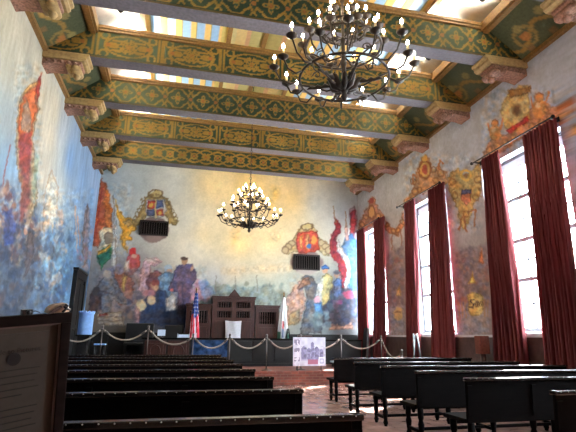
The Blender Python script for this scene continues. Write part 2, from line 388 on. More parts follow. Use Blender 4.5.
cv.ell(155, 286, 4.6, 4.4, (160, 122, 96), 1.2); cv.ell(168, 268.5, 4.6, 4.2, (150, 164, 176)); cv.ell(169.5, 272, 2.8, 2.4, (176, 140, 116))
cv.poly([(159, 276), (164, 272), (174, 274), (177, 284), (172, 296), (160, 300), (158, 288)], (92, 124, 154), 1.6, .95, 1)
cv.poly([(150, 292), (166, 290), (172, 300), (170, 326), (136, 326), (140, 306)], (48, 62, 92), 2, .93, 1.5)
cv.ell(141, 305, 5, 6, (212, 192, 150), 1.6, .95); cv.ell(152, 300, 4.5, 5, (216, 190, 150), 1.4, .9); cv.ell(149, 293, 7, 3, (180, 120, 128), 1.4, .8)
cv.poly([(136, 304), (141, 312), (139, 324), (134, 324)], (172, 132, 136), 1.4, .8)
cv.ell(155.5, 283, 4, 3.5, (130, 60, 56), 1.2, .8); cv.ell(156, 288, 2.4, 3, (190, 150, 120), 1, .8)
cv.poly([(166, 298), (172, 292), (176, 298), (175, 310), (166, 312)], (196, 192, 186), 1.4, .9)
cv.poly([(177, 266), (183, 263), (191, 264), (197, 272), (197, 279), (192, 284), (190, 292), (191, 322), (176, 324), (178, 292), (172, 290), (168, 290), (173, 276)], (86, 76, 104), 1.5, .97, .8)
cv.poly([(178, 286), (192, 282), (190, 296), (180, 298)], (122, 90, 104), 1.6, .7); cv.line([(183, 284), (182, 320)], 1.2, (58, 54, 78), .7)
cv.ell(185, 261, 3.4, 3.8, (160, 124, 98)); cv.ell(184.6, 258.8, 3.4, 2.2, (74, 58, 50)); cv.ell(192, 268.5, 1.6, 2.8, (184, 140, 112)); cv.ell(172, 290, 1.8, 1.6, (190, 100, 96))
cv.poly([(190, 290), (196, 280), (204, 282), (212, 290), (210, 300), (190, 302)], (182, 130, 146), 2.4, .8, 1.5)
cv.poly([(198, 282), (206, 280), (216, 292), (204, 300)], (110, 138, 176), 2.4, .7, 1)
cv.poly([(164, 312), (196, 306), (196, 328), (164, 328)], (40, 50, 72), 3, .8, 1)
cv.dabs((96, 292, 140, 322), [(80, 70, 74), (140, 110, 96), (64, 70, 92), (150, 120, 110)], 40, 1.2, 3.2, .5, 8)
# painted ribbon scrolls with lettering at the foot of the wall
cv.poly([(97, 313), (122, 311), (124, 325), (98, 325)], (148, 134, 120), 1.2); cv.poly([(99, 314), (108, 313), (108, 316), (99, 317)], (150, 74, 60), 1)
for y in (317.2, 321): cv.line([(98, y+.5), (122.5, y-.4)], 1, (92, 76, 66), .8)
cv.poly([(328, 319), (352, 318), (353, 329), (329, 330)], (158, 116, 98), 1.2)
for y in (322, 325.6): cv.line([(330, y+.2), (351, y-.2)], 1.1, (104, 78, 70), .8)
# left crest of arms
G1, G2, G3 = (152, 126, 76), (112, 90, 58), (196, 172, 112)
cv.poly([(156, 189), (162, 195), (169, 200), (171, 209), (175, 218), (179, 221), (176, 226), (168, 224), (166, 216), (146, 216), (142, 224), (134, 227), (131, 222), (137, 217), (141, 207), (145, 199), (151, 194)], G1, 1.3, .97, 1)
cv.ell(154, 229.5, 15.5, 12.5, (120, 100, 96), 1.4); cv.ell(154, 238, 8, 4, (140, 118, 110), 1.4, .8)
cv.ell(157, 194, 6, 3, G3, 1.2, .8); cv.ring(156, 194, 7, 4, 1, G2); cv.ell(139, 219, 3, 2.4, G3, 1, .7); cv.ell(174, 220, 3, 2.4, G3, 1, .7)
cv.poly([(146, 200), (165, 199), (167, 211), (163, 217), (155, 220), (148, 216), (145, 209)], (166, 160, 150), 1.1)
for (x0, y0, c) in ((147.5, 201, (180, 62, 54)), (155.5, 200.5, (70, 84, 122)), (147, 209, (76, 84, 116)), (155.5, 209, (182, 74, 58))):
    cv.poly([(x0, y0), (x0+8, y0-.4), (x0+8.4, y0+7), (x0+.3, y0+7.4)], c, 1, .95)
cv.ell(151, 205, 2, 2.4, (206, 160, 70), 1); cv.ell(160, 213, 2, 2.4, (206, 160, 70), 1); cv.line([(155.2, 200), (155.4, 218)], 1.2, (196, 170, 110))
for a in range(9): cv.ell(143+abs(a-4)*-.4+a*3.2, 198-4*math.sin(a*PI/8)+1, 1.3, 1.3, G2, .9, .7)
for s_ in (-1, 1):
    for k in range(5): cv.ring(155.5+s_*(12+k*2), 203+k*4, 2.2, 2.4, 1.1, G2, .75)
# right crest of arms
cv.poly([(307, 223), (313, 226), (318, 231), (320, 239), (326, 241), (331, 247), (330, 255), (325, 256), (320, 251), (294, 252), (288, 255), (282, 251), (283, 246), (291, 241), (296, 232), (301, 227)], (168, 146, 104), 1.3, .97, 1)
cv.ell(307, 262.5, 16, 11.5, (128, 108, 106), 1.4); cv.ell(307, 271.5, 9, 3.6, (170, 158, 150), 1.8, .8)
cv.poly([(297, 232), (318, 231), (320, 250), (314, 253), (298, 253), (296, 244)], (176, 72, 56), 1.2)
cv.poly([(300, 236), (303, 234), (303, 248), (300, 248)], (206, 140, 80), 1); cv.poly([(306, 234), (309, 234), (310, 250), (306, 250)], (202, 150, 90), 1, .8)
cv.ell(314, 240, 3, 4, (206, 148, 70), 1.1, .9); cv.ell(309.5, 246, 2.4, 2.8, (66, 104, 156), 1); cv.ell(307, 226, 4.5, 2.6, (196, 172, 116), 1, .9); cv.ring(307, 227, 6, 3.6, 1.1, (112, 90, 62))
for s_ in (-1, 1):
    for k in range(3): cv.ell(307+s_*(15+k*3.6), 243+k*3.6, 3.4, 3, (178, 156, 120), 1, .9); cv.ring(307+s_*(15+k*3.6), 243+k*3.6, 3.4, 3, 1, (118, 96, 74), .8)
# right group: flags
cv.poly([(349, 210), (354, 206), (357, 216), (356, 250), (350, 262), (346, 250), (350, 232)], (150, 118, 124), 2, .8, 1)
cv.poly([(350, 214), (355, 210), (356, 224), (354, 240), (349, 246), (350, 230)], (178, 62, 68), 1.4, .9, 1)
cv.poly([(344, 238), (351, 232), (357, 240), (358, 290), (350, 296), (344, 284), (347, 266), (342, 252)], (62, 98, 138), 1.8, .95, 1.2)
cv.poly([(333, 216), (337, 220), (341, 224), (340, 232), (336, 238), (337, 246), (343, 254), (347, 265), (347, 276), (343, 292), (340, 294), (341, 278), (338, 266), (332, 258), (329, 247), (331, 237), (335, 230)], (146, 50, 56), 1.3, .97, .8)
cv.poly([(338, 238), (341, 246), (348, 256), (351, 268), (350, 282), (344, 298), (341, 298), (345, 284), (347, 270), (342, 257), (337, 250)], (206, 196, 192), 1.3, .95, .6)
cv.line([(333.5, 206), (335.5, 222)], 1, (150, 116, 82)); cv.line([(345.5, 212), (346, 236)], 1, (150, 110, 80)); cv.poly([(344, 228), (347, 224), (349, 240), (345, 242)], (186, 140, 130), 1.3, .8)
for k in range(6): cv.line([(350+k*.6, 268+k*4), (357, 262+k*4)], 1, (60, 92, 140), .6)
# right group: riders and horse
cv.poly([(286, 296), (292, 290), (300, 280), (304, 290), (306, 300), (302, 322), (284, 326), (287, 308)], (170, 134, 118), 1.8, .95, 1.5)
cv.ell(297, 287, 2.6, 3, (184, 150, 128)); cv.poly([(289, 314), (300, 308), (300, 324), (288, 326)], (140, 124, 92), 2, .8)
cv.poly([(318, 294), (330, 284), (352, 288), (358, 300), (358, 324), (318, 326)], (54, 56, 72), 3, .9, 2)
cv.poly([(303, 284), (301, 278), (306, 275), (311, 276), (317, 284), (322, 300), (324, 320), (322, 334), (300, 334), (304, 316), (307, 300), (306, 288), (299, 291), (296, 289)], (92, 94, 100), 1.6, .97, 1)
cv.poly([(296, 289), (303, 279), (309, 277), (310, 284), (303, 287), (299, 291)], (140, 98, 76), 1.3, .9)
cv.poly([(322, 276), (327, 273), (332, 276), (333, 286), (329, 292), (330, 302), (322, 304), (320, 290)], (176, 160, 108), 1.4, .97, .8)
cv.poly([(318, 284), (323, 278), (322, 302), (316, 296)], (196, 196, 190), 1.5, .75)
cv.ell(325.5, 271, 2.8, 3.2, (176, 134, 108)); cv.poly([(321, 267.5), (325, 264.5), (329.5, 267), (330, 269.5), (321.5, 270)], (66, 102, 156), 1)
cv.poly([(333, 282), (337, 277), (342, 280), (342, 296), (334, 302)], (84, 102, 138), 1.4, .95, .8); cv.ell(337, 274.5, 2.8, 3, (160, 128, 108)); cv.ell(337, 272.3, 3.2, 1.9, (84, 84, 92))
cv.ell(348, 295, 6, 4, (166, 62, 86), 1.6, .8); cv.ell(339, 302, 3, 2.4, (160, 60, 110), 1.4, .7); cv.ell(317, 300, 3.4, 3, (210, 150, 160), 1.4, .85)
cv.poly([(314, 304), (322, 302), (323, 314), (316, 316)], (84, 138, 192), 2, .85); cv.dabs((310, 312, 330, 326), [(120, 146, 150), (150, 168, 170), (100, 118, 122)], 22, 1.5, 3.4, .6, 21)
cv.dabs((330, 296, 358, 318), [(60, 70, 90), (110, 80, 96), (90, 110, 116), (50, 56, 66)], 30, 1.2, 3.2, .6, 22)
cv.speck((88, 262, 210, 326), .24, 301).speck((284, 272, 360, 326), .24, 305).speck((92, 180, 136, 262), .25, 309)
painted('wall_far', P, cv.c, M['mural'], GAIN['far'])

# ---- left wall
ys = span((-24, -12, .3), (-12, .0001, .03)); zs = span((1.25, 7.0601, .034))
P = np.stack(np.meshgrid([0.0], ys, zs, indexing='ij'), -1)[0]
cv = Canvas(P.reshape(-1, 3))
cv.anchors([(5, 10, (196, 186, 160)), (25, 30, (190, 182, 162)), (10, 60, (194, 188, 168)), (40, 90, (198, 188, 164)), (55, 110, (208, 200, 176)), (10, 120, (164, 174, 176)), (62, 130, (176, 186, 196)),
            (50, 140, (214, 206, 184)), (45, 175, (214, 206, 188)), (60, 190, (190, 196, 196)), (70, 160, (122, 160, 206)), (82, 180, (130, 164, 206)), (95, 185, (150, 174, 206)), (8, 165, (140, 176, 206)),
            (5, 200, (140, 156, 172)), (30, 230, (112, 122, 136)), (62, 225, (146, 172, 192)), (72, 240, (112, 144, 174)), (80, 250, (92, 116, 142)), (50, 260, (92, 124, 156)), (15, 270, (70, 84, 106)),
            (15, 300, (56, 68, 88)), (60, 290, (64, 88, 120)), (88, 280, (70, 100, 132)), (90, 240, (110, 140, 174)), (45, 235, (140, 172, 200))], 0, 0)
cv.mottle(cv.P[:, 1]*2.2, cv.P[:, 2]*.5, 2.2, .10, 31).mottle(cv.P[:, 1]*3, cv.P[:, 2]*.8, 4, .05, 32)
# great banner
cv.poly([(42, 71), (39, 82), (37, 96), (40, 106), (35, 124), (33, 140), (36, 165), (38, 190), (34, 225), (20, 225), (22, 190), (17, 165), (15, 140), (17, 112), (22, 94), (30, 84), (38, 80)], (176, 152, 118), 1.6, .9, 1)
cv.poly([(42, 71), (38, 84), (36, 98), (38, 108), (33, 124), (31, 142), (19, 142), (18, 120), (22, 100), (28, 90), (36, 86)], (200, 104, 62), 1.6, .96, 1.2)
cv.poly([(18, 134), (31, 132), (32, 150), (30, 168), (25, 176), (19, 160)], (148, 68, 66), 2.2, .95, 1)
cv.poly([(20, 164), (30, 162), (30, 190), (26, 222), (18, 222), (22, 190)], (134, 70, 70), 3, .8, 1)
cv.poly([(37, 80), (42, 72), (40, 92), (37, 104), (36, 94)], (170, 52, 42), 1.3, .9); cv.poly([(24, 90), (34, 82), (38, 84), (30, 90), (23, 96)], (206, 150, 84), 1.6, .8)
cv.poly([(26, 98), (29, 103), (30, 116), (31, 128), (27, 134), (22, 130), (22, 116), (24, 106)], (188, 158, 132), 1.6, .95, 1)
cv.ell(26.5, 117, 2.6, 8, (150, 120, 106), 1.6, .8); cv.ring(26.4, 116, 3.6, 13, 1.1, (140, 108, 92), .7)
cv.poly([(36, 150), (39, 160), (37, 186), (34, 205), (32, 186)], (142, 168, 150), 2, .7); cv.line([(10, 145), (5, 170), (1, 195)], 1.3, (150, 84, 84), .8)
# crowd under the banner
P1 = [(62, 74, 110), (120, 84, 80), (150, 110, 96), (90, 100, 130), (170, 140, 120), (70, 88, 120), (110, 60, 60), (180, 168, 150), (60, 60, 84), (210, 190, 170)]
cv.dabs((0, 186, 14, 232), P1, 70, .9, 2.6, .85, 41, 3.6); cv.dabs((10, 214, 40, 262), P1, 120, .9, 2.6, .8, 42, 4); cv.dabs((0, 230, 60, 312), [(60, 78, 106), (84, 100, 124), (50, 60, 82), (110, 118, 132), (74, 86, 102), (96, 84, 86)], 220, 1, 3.4, .7, 43, 4)
for x, y, c in ((4, 190, (180, 140, 120)), (10, 196, (110, 80, 84)), (26, 232, (170, 130, 110)), (14, 206, (150, 110, 96)), (32, 226, (120, 84, 76))): cv.ell(x, y, 2.2, 2.8, c, 1, .9)
cv.poly([(4, 212), (12, 208), (16, 226), (14, 244), (4, 246)], (66, 84, 142), 2.2, .8, 1)
cv.poly([(28, 232), (33, 230), (34, 262), (24, 280), (26, 250)], (84, 80, 88), 2, .85, 1)
# pale riders and the surf in the middle
cv.poly([(42, 218), (45, 205), (49, 200), (52, 204), (50, 230), (44, 236)], (206, 178, 150), 2, .85, 1.2)
cv.poly([(50, 172), (56, 178), (58, 196), (56, 222), (50, 232), (47, 206), (46, 184)], (214, 206, 186), 2.2, .85, 1.5)
cv.line([(44, 236), (44, 196), (51, 170), (58, 188), (56, 225)], 1.0, (176, 140, 112), .55); cv.poly([(57, 212), (62, 209), (64, 218), (60, 232), (57, 226)], (206, 166, 136), 1.8, .75, 1)
cv.dabs((36, 218, 66, 290), [(140, 186, 216), (190, 206, 214), (96, 132, 170), (196, 164, 138), (104, 150, 192), (80, 108, 142)], 110, .7, 2.0, .75, 44, 4.5)
cv.dabs((44, 262, 70, 312), [(84, 124, 170), (130, 190, 230), (70, 96, 130), (160, 150, 150)], 70, .8, 2.4, .65, 45, 4)
cv.dabs((64, 232, 78, 282), [(70, 104, 140), (92, 130, 164), (120, 160, 190), (64, 88, 116)], 60, .8, 2.4, .6, 46, 4)
# hooded figures and spears towards the corner
cv.poly([(88, 204), (90.5, 210), (90.5, 236), (88, 262), (83, 268), (82, 240), (85, 214)], (128, 110, 110), 1.5, .9, 1); cv.line([(88, 204), (83.5, 240)], 1.2, (84, 72, 76), .8)
cv.line([(75, 206), (77, 252)], 1.6, (190, 150, 130), .7); cv.line([(78, 216), (80, 246)], 1.2, (196, 130, 100), .7); cv.poly([(90, 188), (94, 190), (92, 250), (88, 262)], (120, 170, 220), 2.4, .5)
cv.dabs((76, 232, 92, 270), [(130, 84, 104), (90, 90, 120), (120, 150, 190), (180, 140, 120)], 26, .8, 2.2, .55, 47, 2)
cv.speck((-10, 186, 92, 320), .32, 311).speck((10, 60, 46, 240), .25, 315)
painted('wall_left', P, cv.c, M['mural'], GAIN['left'])

# ---- right wall with its window openings
WINY = [-1.14, -5.16, -9.18, -13.2]
OH, OZ0, OZ1 = 1.22, 1.40, 5.26
edges = sorted([c+s_*OH for c in WINY for s_ in (-1, 1)])
segs = []; prev = -24
for e in edges:
    st = .032 if prev > -11.6 else .3
    segs.append((prev, e, st)); prev = e
segs.append((prev, .0001, .032)); 
ys = np.unique(np.round(np.concatenate([np.linspace(a, b, max(2, int((b-a)/s_)+1)) for a, b, s_ in segs]), 4))
zs = np.unique(np.round(np.concatenate([np.linspace(1.25, OZ0, 6), np.linspace(OZ0, OZ1, 116), np.linspace(OZ1, H, 55)]), 4))
P = np.stack(np.meshgrid([W], ys, zs, indexing='ij'), -1)[0]
yc = (ys[:-1]+ys[1:])/2; zc = (zs[:-1]+zs[1:])/2
hole = np.zeros((len(yc), len(zc)), bool)
for c in WINY: hole |= (abs(yc-c) < OH)[:, None] & ((zc > OZ0) & (zc < OZ1))[None]
cv = Canvas(P.reshape(-1, 3))
SK = (172, 178, 190)
cv.anchors([(540, 60, (160, 166, 182)), (500, 110, (164, 172, 188)), (465, 130, (176, 184, 198)), (430, 150, (184, 190, 200)), (400, 180, (186, 192, 200)), (375, 190, (184, 190, 200)), (362, 200, (178, 184, 192)), (570, 130, (150, 160, 182)),
            (460, 225, (178, 178, 184)), (396, 240, (180, 180, 182)), (470, 240, (164, 162, 168)), (462, 265, (132, 116, 120)), (475, 300, (128, 112, 106)), (460, 330, (124, 122, 130)), (396, 270, (134, 116, 112)),
            (397, 300, (126, 108, 100)), (395, 330, (130, 122, 122)), (570, 190, (160, 156, 170)), (570, 240, (140, 130, 140)), (568, 300, (110, 100, 106))], 0, W)
cv.mottle(cv.P[:, 1], cv.P[:, 2], 4, .06, 51).mottle(cv.P[:, 1], cv.P[:, 2], 12, .07, 52)
def gilt(pts, c=(182, 136, 74), op=.82): cv.poly(pts, (c[0]-6, c[1], c[2]+8), 1.4, op, 1.4)
def curls(lst, c=(128, 84, 50)):
    for x, y, r in lst: cv.ring(x, y, r, r*1.1, 1.2, c, .75); cv.ell(x, y, r*.45, r*.45, (206, 164, 96), 1, .7)
# over the near window: castle with cherubs
gilt([(481, 162), (484, 152), (490, 140), (496, 130), (504, 136), (512, 128), (524, 118), (534, 104), (545, 102), (556, 108), (562, 100), (571, 98), (574, 128), (556, 124), (540, 128), (520, 140), (500, 153)], (182, 116, 74))
gilt([(503, 100), (508, 92), (518, 86), (530, 86), (529, 96), (530, 118), (524, 126), (512, 134), (504, 128), (500, 110)], (206, 166, 92))
cv.poly([(508, 90), (531, 86), (531, 93), (509, 98)], (140, 104, 66), 1.2, .9); cv.ell(517, 110, 6, 6.5, (150, 120, 84), 1.4); cv.ell(517, 110.5, 3.6, 4.6, (108, 80, 62), 1.3)
cv.poly([(506, 130), (516, 124), (527, 116), (529, 121), (518, 128), (510, 134)], (176, 54, 52), 1.2)
for x, y, s_ in ((495, 124, 1), (539, 98, 1.2)):
    cv.ell(x, y+9*s_, 6*s_, 8*s_, (200, 140, 84), 1.5, .95); cv.ell(x, y-1, 3*s_, 3*s_, (190, 130, 80), 1); cv.ell(x-1*s_, y+6*s_, 2.2*s_, 2.6*s_, (216, 196, 170), 1, .7)
    cv.ring(x, y-1, 3.6*s_, 3.6*s_, 1, (130, 80, 50), .8); cv.line([(x+5*s_, y+6*s_), (x+8*s_, y-5*s_)], 2.2, (190, 120, 74)); cv.line([(x-5*s_, y+8*s_), (x-7*s_, y)], 2, (190, 120, 74))
cv.poly([(557, 108), (570, 98), (572, 118), (562, 122)], (168, 92, 66), 1.3, .95); cv.poly([(566, 122), (580, 126), (580, 136), (568, 132)], (190, 140, 84), 1.5, .9)
curls([(489, 150, 3), (497, 146, 3.4), (505, 142, 3), (513, 137, 2.6), (541, 122, 3), (550, 118, 3.4), (559, 118, 3), (532, 126, 2.6), (494, 138, 2.6), (546, 110, 2.6)])
cv.dabs((484, 132, 560, 156), [(150, 80, 60), (206, 160, 100), (170, 104, 70)], 30, .8, 2, .6, 61, 1.2) if False else None
# eagle between the near and middle windows
gilt([(447, 178), (452, 170), (460, 168), (466, 176), (474, 168), (480, 160), (482, 175), (480, 196), (474, 206), (470, 220), (464, 230), (459, 222), (456, 206), (450, 196)], (186, 146, 74))
cv.ring(466, 175, 4.6, 5, 2.2, (212, 174, 96)); cv.ell(466, 175, 2, 2.4, (150, 110, 80), 1)
cv.poly([(461, 190), (471, 190), (471, 201), (466, 206), (461, 201)], (184, 112, 84), 1.2); cv.poly([(461, 190), (471, 189), (471, 194), (461, 195)], (84, 84, 116), 1.1)
for k in range(5):
    cv.line([(454+k*.5, 176+k*6), (449+k*1.6, 178+k*7)], 1.3, (130, 90, 50), .7); cv.line([(477, 170+k*6), (481, 172+k*6)], 1.3, (130, 90, 50), .7)
curls([(452, 182, 3), (478, 180, 3), (455, 196, 2.8), (476, 198, 2.6), (466, 214, 2.8)])
cv.line([(462, 216), (459, 230)], 1.6, (150, 96, 66)); cv.line([(468, 212), (476, 210), (474, 226)], 1.4, (150, 96, 66)); cv.line([(464, 218), (466, 232)], 1.5, (150, 96, 66))
# over the middle window: cartouche
gilt([(403, 207), (405, 198), (411, 192), (416, 178), (419, 162), (425, 154), (430, 158), (432, 172), (440, 166), (446, 172), (448, 184), (436, 187), (420, 196)], (186, 128, 76))
cv.ell(425, 170, 5.5, 9, (200, 160, 96), 1.2); cv.ring(425, 170, 5.5, 9, 1.4, (130, 84, 54)); cv.ell(425, 170, 2.6, 5, (170, 80, 66), 1); cv.ell(425, 158, 3.2, 3, (206, 166, 96), 1)
curls([(410, 200, 2.6), (415, 192, 3), (414, 182, 2.8), (436, 180, 3), (441, 173, 3), (434, 170, 2.4), (419, 190, 2.4)])
for x, y in ((413, 178), (439, 164)): cv.line([(x, y+6), (x+1, y-4), (x+4, y-1)], 1.6, (176, 112, 74))
# garland between the middle and far windows
cv.poly([(386, 221), (390, 226), (396, 228), (401, 222), (403, 212), (406, 214), (404, 226), (398, 236), (390, 235), (385, 228)], (190, 126, 88), 1.5, .95, 1)
curls([(388, 225, 2), (393, 231, 2.2), (398, 230, 2.2), (402, 222, 2)]); cv.line([(392, 236), (392, 250)], 1.4, (140, 96, 80), .8); cv.line([(401, 230), (402, 246)], 1.4, (140, 96, 80), .8)
# over the far window: pediment
gilt([(357, 234), (359, 222), (363, 216), (367, 206), (371, 196), (375, 198), (378, 208), (383, 212), (386, 220), (372, 226)], (186, 120, 84))
cv.ell(371.5, 212, 3.4, 6, (206, 160, 106), 1.2); cv.ring(371.5, 212, 3.6, 6.4, 1.2, (134, 84, 62)); cv.ell(371.5, 201, 2.2, 2.6, (150, 74, 66), 1)
curls([(362, 225, 2.2), (366, 217, 2.2), (378, 216, 2.4), (382, 218, 2), (374, 222, 2)])
# landscape bands between the windows with lettered barrels
for (x0, x1) in ((456, 489), (389, 405), (560, 590)):
    cv.poly([(x0, 254), (x0+(x1-x0)*.3, 246), (x0+(x1-x0)*.55, 249), (x1, 242), (x1, 310), (x0, 310)], (118, 104, 112), 4, .7, 2)
    cv.dabs((x0, 256, x1, 310), [(176, 104, 78), (150, 84, 70), (120, 96, 92), (160, 130, 104), (110, 92, 84), (140, 72, 66)], int((x1-x0)*1.6), .8, 2.6, .42, int(x0), 1.8)
    cv.poly([(x0, 306), (x1, 306), (x1, 336), (x0, 336)], (138, 136, 142), 4, .75)
cv.poly([(468, 284), (473, 272), (476, 283)], (210, 178, 100), 1); cv.poly([(478, 262), (482, 248), (484, 264)], (186, 116, 80), 1.2)
cv.poly([(467, 296), (470, 293), (480, 293), (483, 297), (483, 312), (479, 315), (469, 315)], (194, 170, 104), 1.4)
cv.line([(474, 299), (471, 299.5), (470, 302), (473.5, 304), (473, 307), (469.5, 307)], 1.3, (72, 56, 54))
for x in (475.5, 477.5, 479.5, 481.5): cv.line([(x, 301), (x, 306)], 1.1, (78, 60, 56))
cv.ell(398, 314, 4.6, 6.5, (186, 158, 108), 1.5); cv.line([(395, 312), (401, 312)], 1.2, (110, 84, 66)); cv.poly([(396, 296), (399, 284), (402, 296)], (206, 160, 100), 1.2)
for x in range(459, 468, 3): cv.line([(x, 303), (x+.5, 318)], 1.4, (150, 118, 90), .8)
for x in range(484, 489, 3): cv.line([(x, 300), (x+.5, 316)], 1.4, (150, 118, 90), .8)
cv.speck((386, 246, 408, 340), .22, 321).speck((454, 246, 492, 340), .22, 325).speck((478, 84, 580, 165), .35, 329).speck((400, 150, 484, 236), .3, 331)
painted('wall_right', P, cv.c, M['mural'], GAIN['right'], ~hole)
# ================================================================== ROOM SHELL
YB = -24.0
struct('floor', MB().add([(0, YB, 0), (W, YB, 0), (W, 0, 0), (0, 0, 0)], [(0, 1, 2, 3)]), M['floor'])
# lower walls and dado panelling
struct('wall_left_lower', MB().add([(0, YB, 0), (0, 0, 0), (0, 0, 1.25), (0, YB, 1.25)], [(0, 1, 2, 3)]), M['plain'])
struct('wall_right_lower', MB().add([(W, YB, 0), (W, 0, 0), (W, 0, 1.25), (W, YB, 1.25)], [(0, 1, 2, 3)]), M['plain'])
struct('wall_far_lower', MB().add([(0, 0, 0), (W, 0, 0), (W, 0, 1.25), (0, 0, 1.25)], [(0, 1, 2, 3)]), M['plain'])
struct('wall_back', MB().add([(0, YB, 0), (W, YB, 0), (W, YB, 9.8), (0, YB, 9.8)], [(0, 1, 2, 3)]), M['plain'])
struct('wall_far_gable', MB().add([(0, 0, 7.86), (W, 0, 7.86), (W, 0, 7.9), (W/2, 0, 9.75), (0, 0, 7.9)], [(0, 1, 2, 3, 4)]), M['plain'])
for nm, x0, x1 in (('wall_left_upper', 0, 0), ('wall_right_upper', W, W)):
    struct(nm, MB().add([(x0, YB, H), (x0, 0, H), (x0, 0, 8.0), (x0, YB, 8.0)], [(0, 1, 2, 3)]), M['plain'])
d = MB().box(W-.06, W, YB, 0, 0, 1.33); struct('trim_dado_right', d, M['dado'])
d = MB().box(W-.10, W, YB, 0, 1.33, 1.385); struct('trim_rail_right', d, M['reveal'])
d = MB().box(0, .05, YB, 0, 0, 1.33); struct('trim_dado_left', d, M['dado'])
d = MB().box(.05, W-.06, -.06, 0, 0, 1.40)
for k in range(12): d.box(.25+k*.8, .85+k*.8, -.085, -.05, .5, 1.26)
struct('trim_dado_far', d, M['wood_dark'])
# ceiling: painted boards of the pitched roof
def zroof(x): return 7.78+min(x, W-x)*.36
xs = span((0, 10.0001, .025)); ys = np.array([YB, 0.0])
P = np.stack(np.meshgrid(xs, ys, indexing='ij'), -1); Z = np.vectorize(zroof)(P[..., 0])
P = np.concatenate([P, Z[..., None]], -1)
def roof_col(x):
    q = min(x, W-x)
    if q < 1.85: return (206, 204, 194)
    if q < 3.75:
        t = (q-1.85) % .36
        return (216, 178, 104) if t < .145 else ((140, 136, 84) if t < .17 else (140, 172, 200))
    if q < 4.15: return (190, 170, 96) if q < 3.95 else (206, 190, 130)
    if q < 4.45: return (214, 186, 122)
    return (176, 164, 104) if abs(q-4.75) < .2 else (204, 158, 116)
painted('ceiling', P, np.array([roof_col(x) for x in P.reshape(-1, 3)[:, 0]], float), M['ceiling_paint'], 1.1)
# battens along the pitched boards
k = 1
for x in (1.85, 3.95, W/2, W-3.95, W-1.85):
    struct('trim_%d' % k, MB().box(x-.06, x+.06, YB, 0, zroof(x)-.09, zroof(x)-.005), M['gold']); k += 1
# frieze: sloping painted cove along both walls
def vine(u, v):
    c = np.zeros(u.shape+(3,)); n = noise2(u, v, 1.2, 71); c[:] = (78, 82, 60)
    a = np.sin(u*5.2)*.16+.36; d_ = abs(v-a); c[d_ < .05] = (140, 110, 58)
    r = np.hypot((u % 1.2)-.6, v-.4); c[(r < .26) & (r > .19)] = (132, 112, 66); c[r < .10] = (156, 104, 60)
    q = np.hypot(((u+.3) % .6)-.3, v-.62); c[q < .09] = (134, 120, 76); q = np.hypot(((u+.2) % .6)-.3, v-.14); c[q < .08] = (116, 92, 60)
    return c*(.85+.3*n[..., None])
for nm, s_ in (('left', 1), ('right', -1)):
    ys = span((-16, .0001, .04)); vs = np.linspace(0, 1, 24)
    U, V = np.meshgrid(ys, vs, indexing='ij'); X = V*.85
    P = np.stack([X if s_ > 0 else W-X, U, H+.02+V*.66], -1)
    painted('trim_frieze_'+nm, P, vine(U, V*1.05).reshape(-1, 3), M['beam_paint'])
    x0 = 0 if s_ > 0 else W-.09
    struct('trim_moulding_'+nm, MB().box(x0, x0+.09, -16, 0, H-.05, H+.04), M['gold'])
    x0 = .80 if s_ > 0 else W-1.0
    m_ = MB().box(x0, x0+.2, -16, 0, 7.66, 7.86); m_.box(x0+.05, x0+.15, -16, 0, 7.62, 7.66)
    struct('trim_purlin_'+nm, m_, M['gold'])

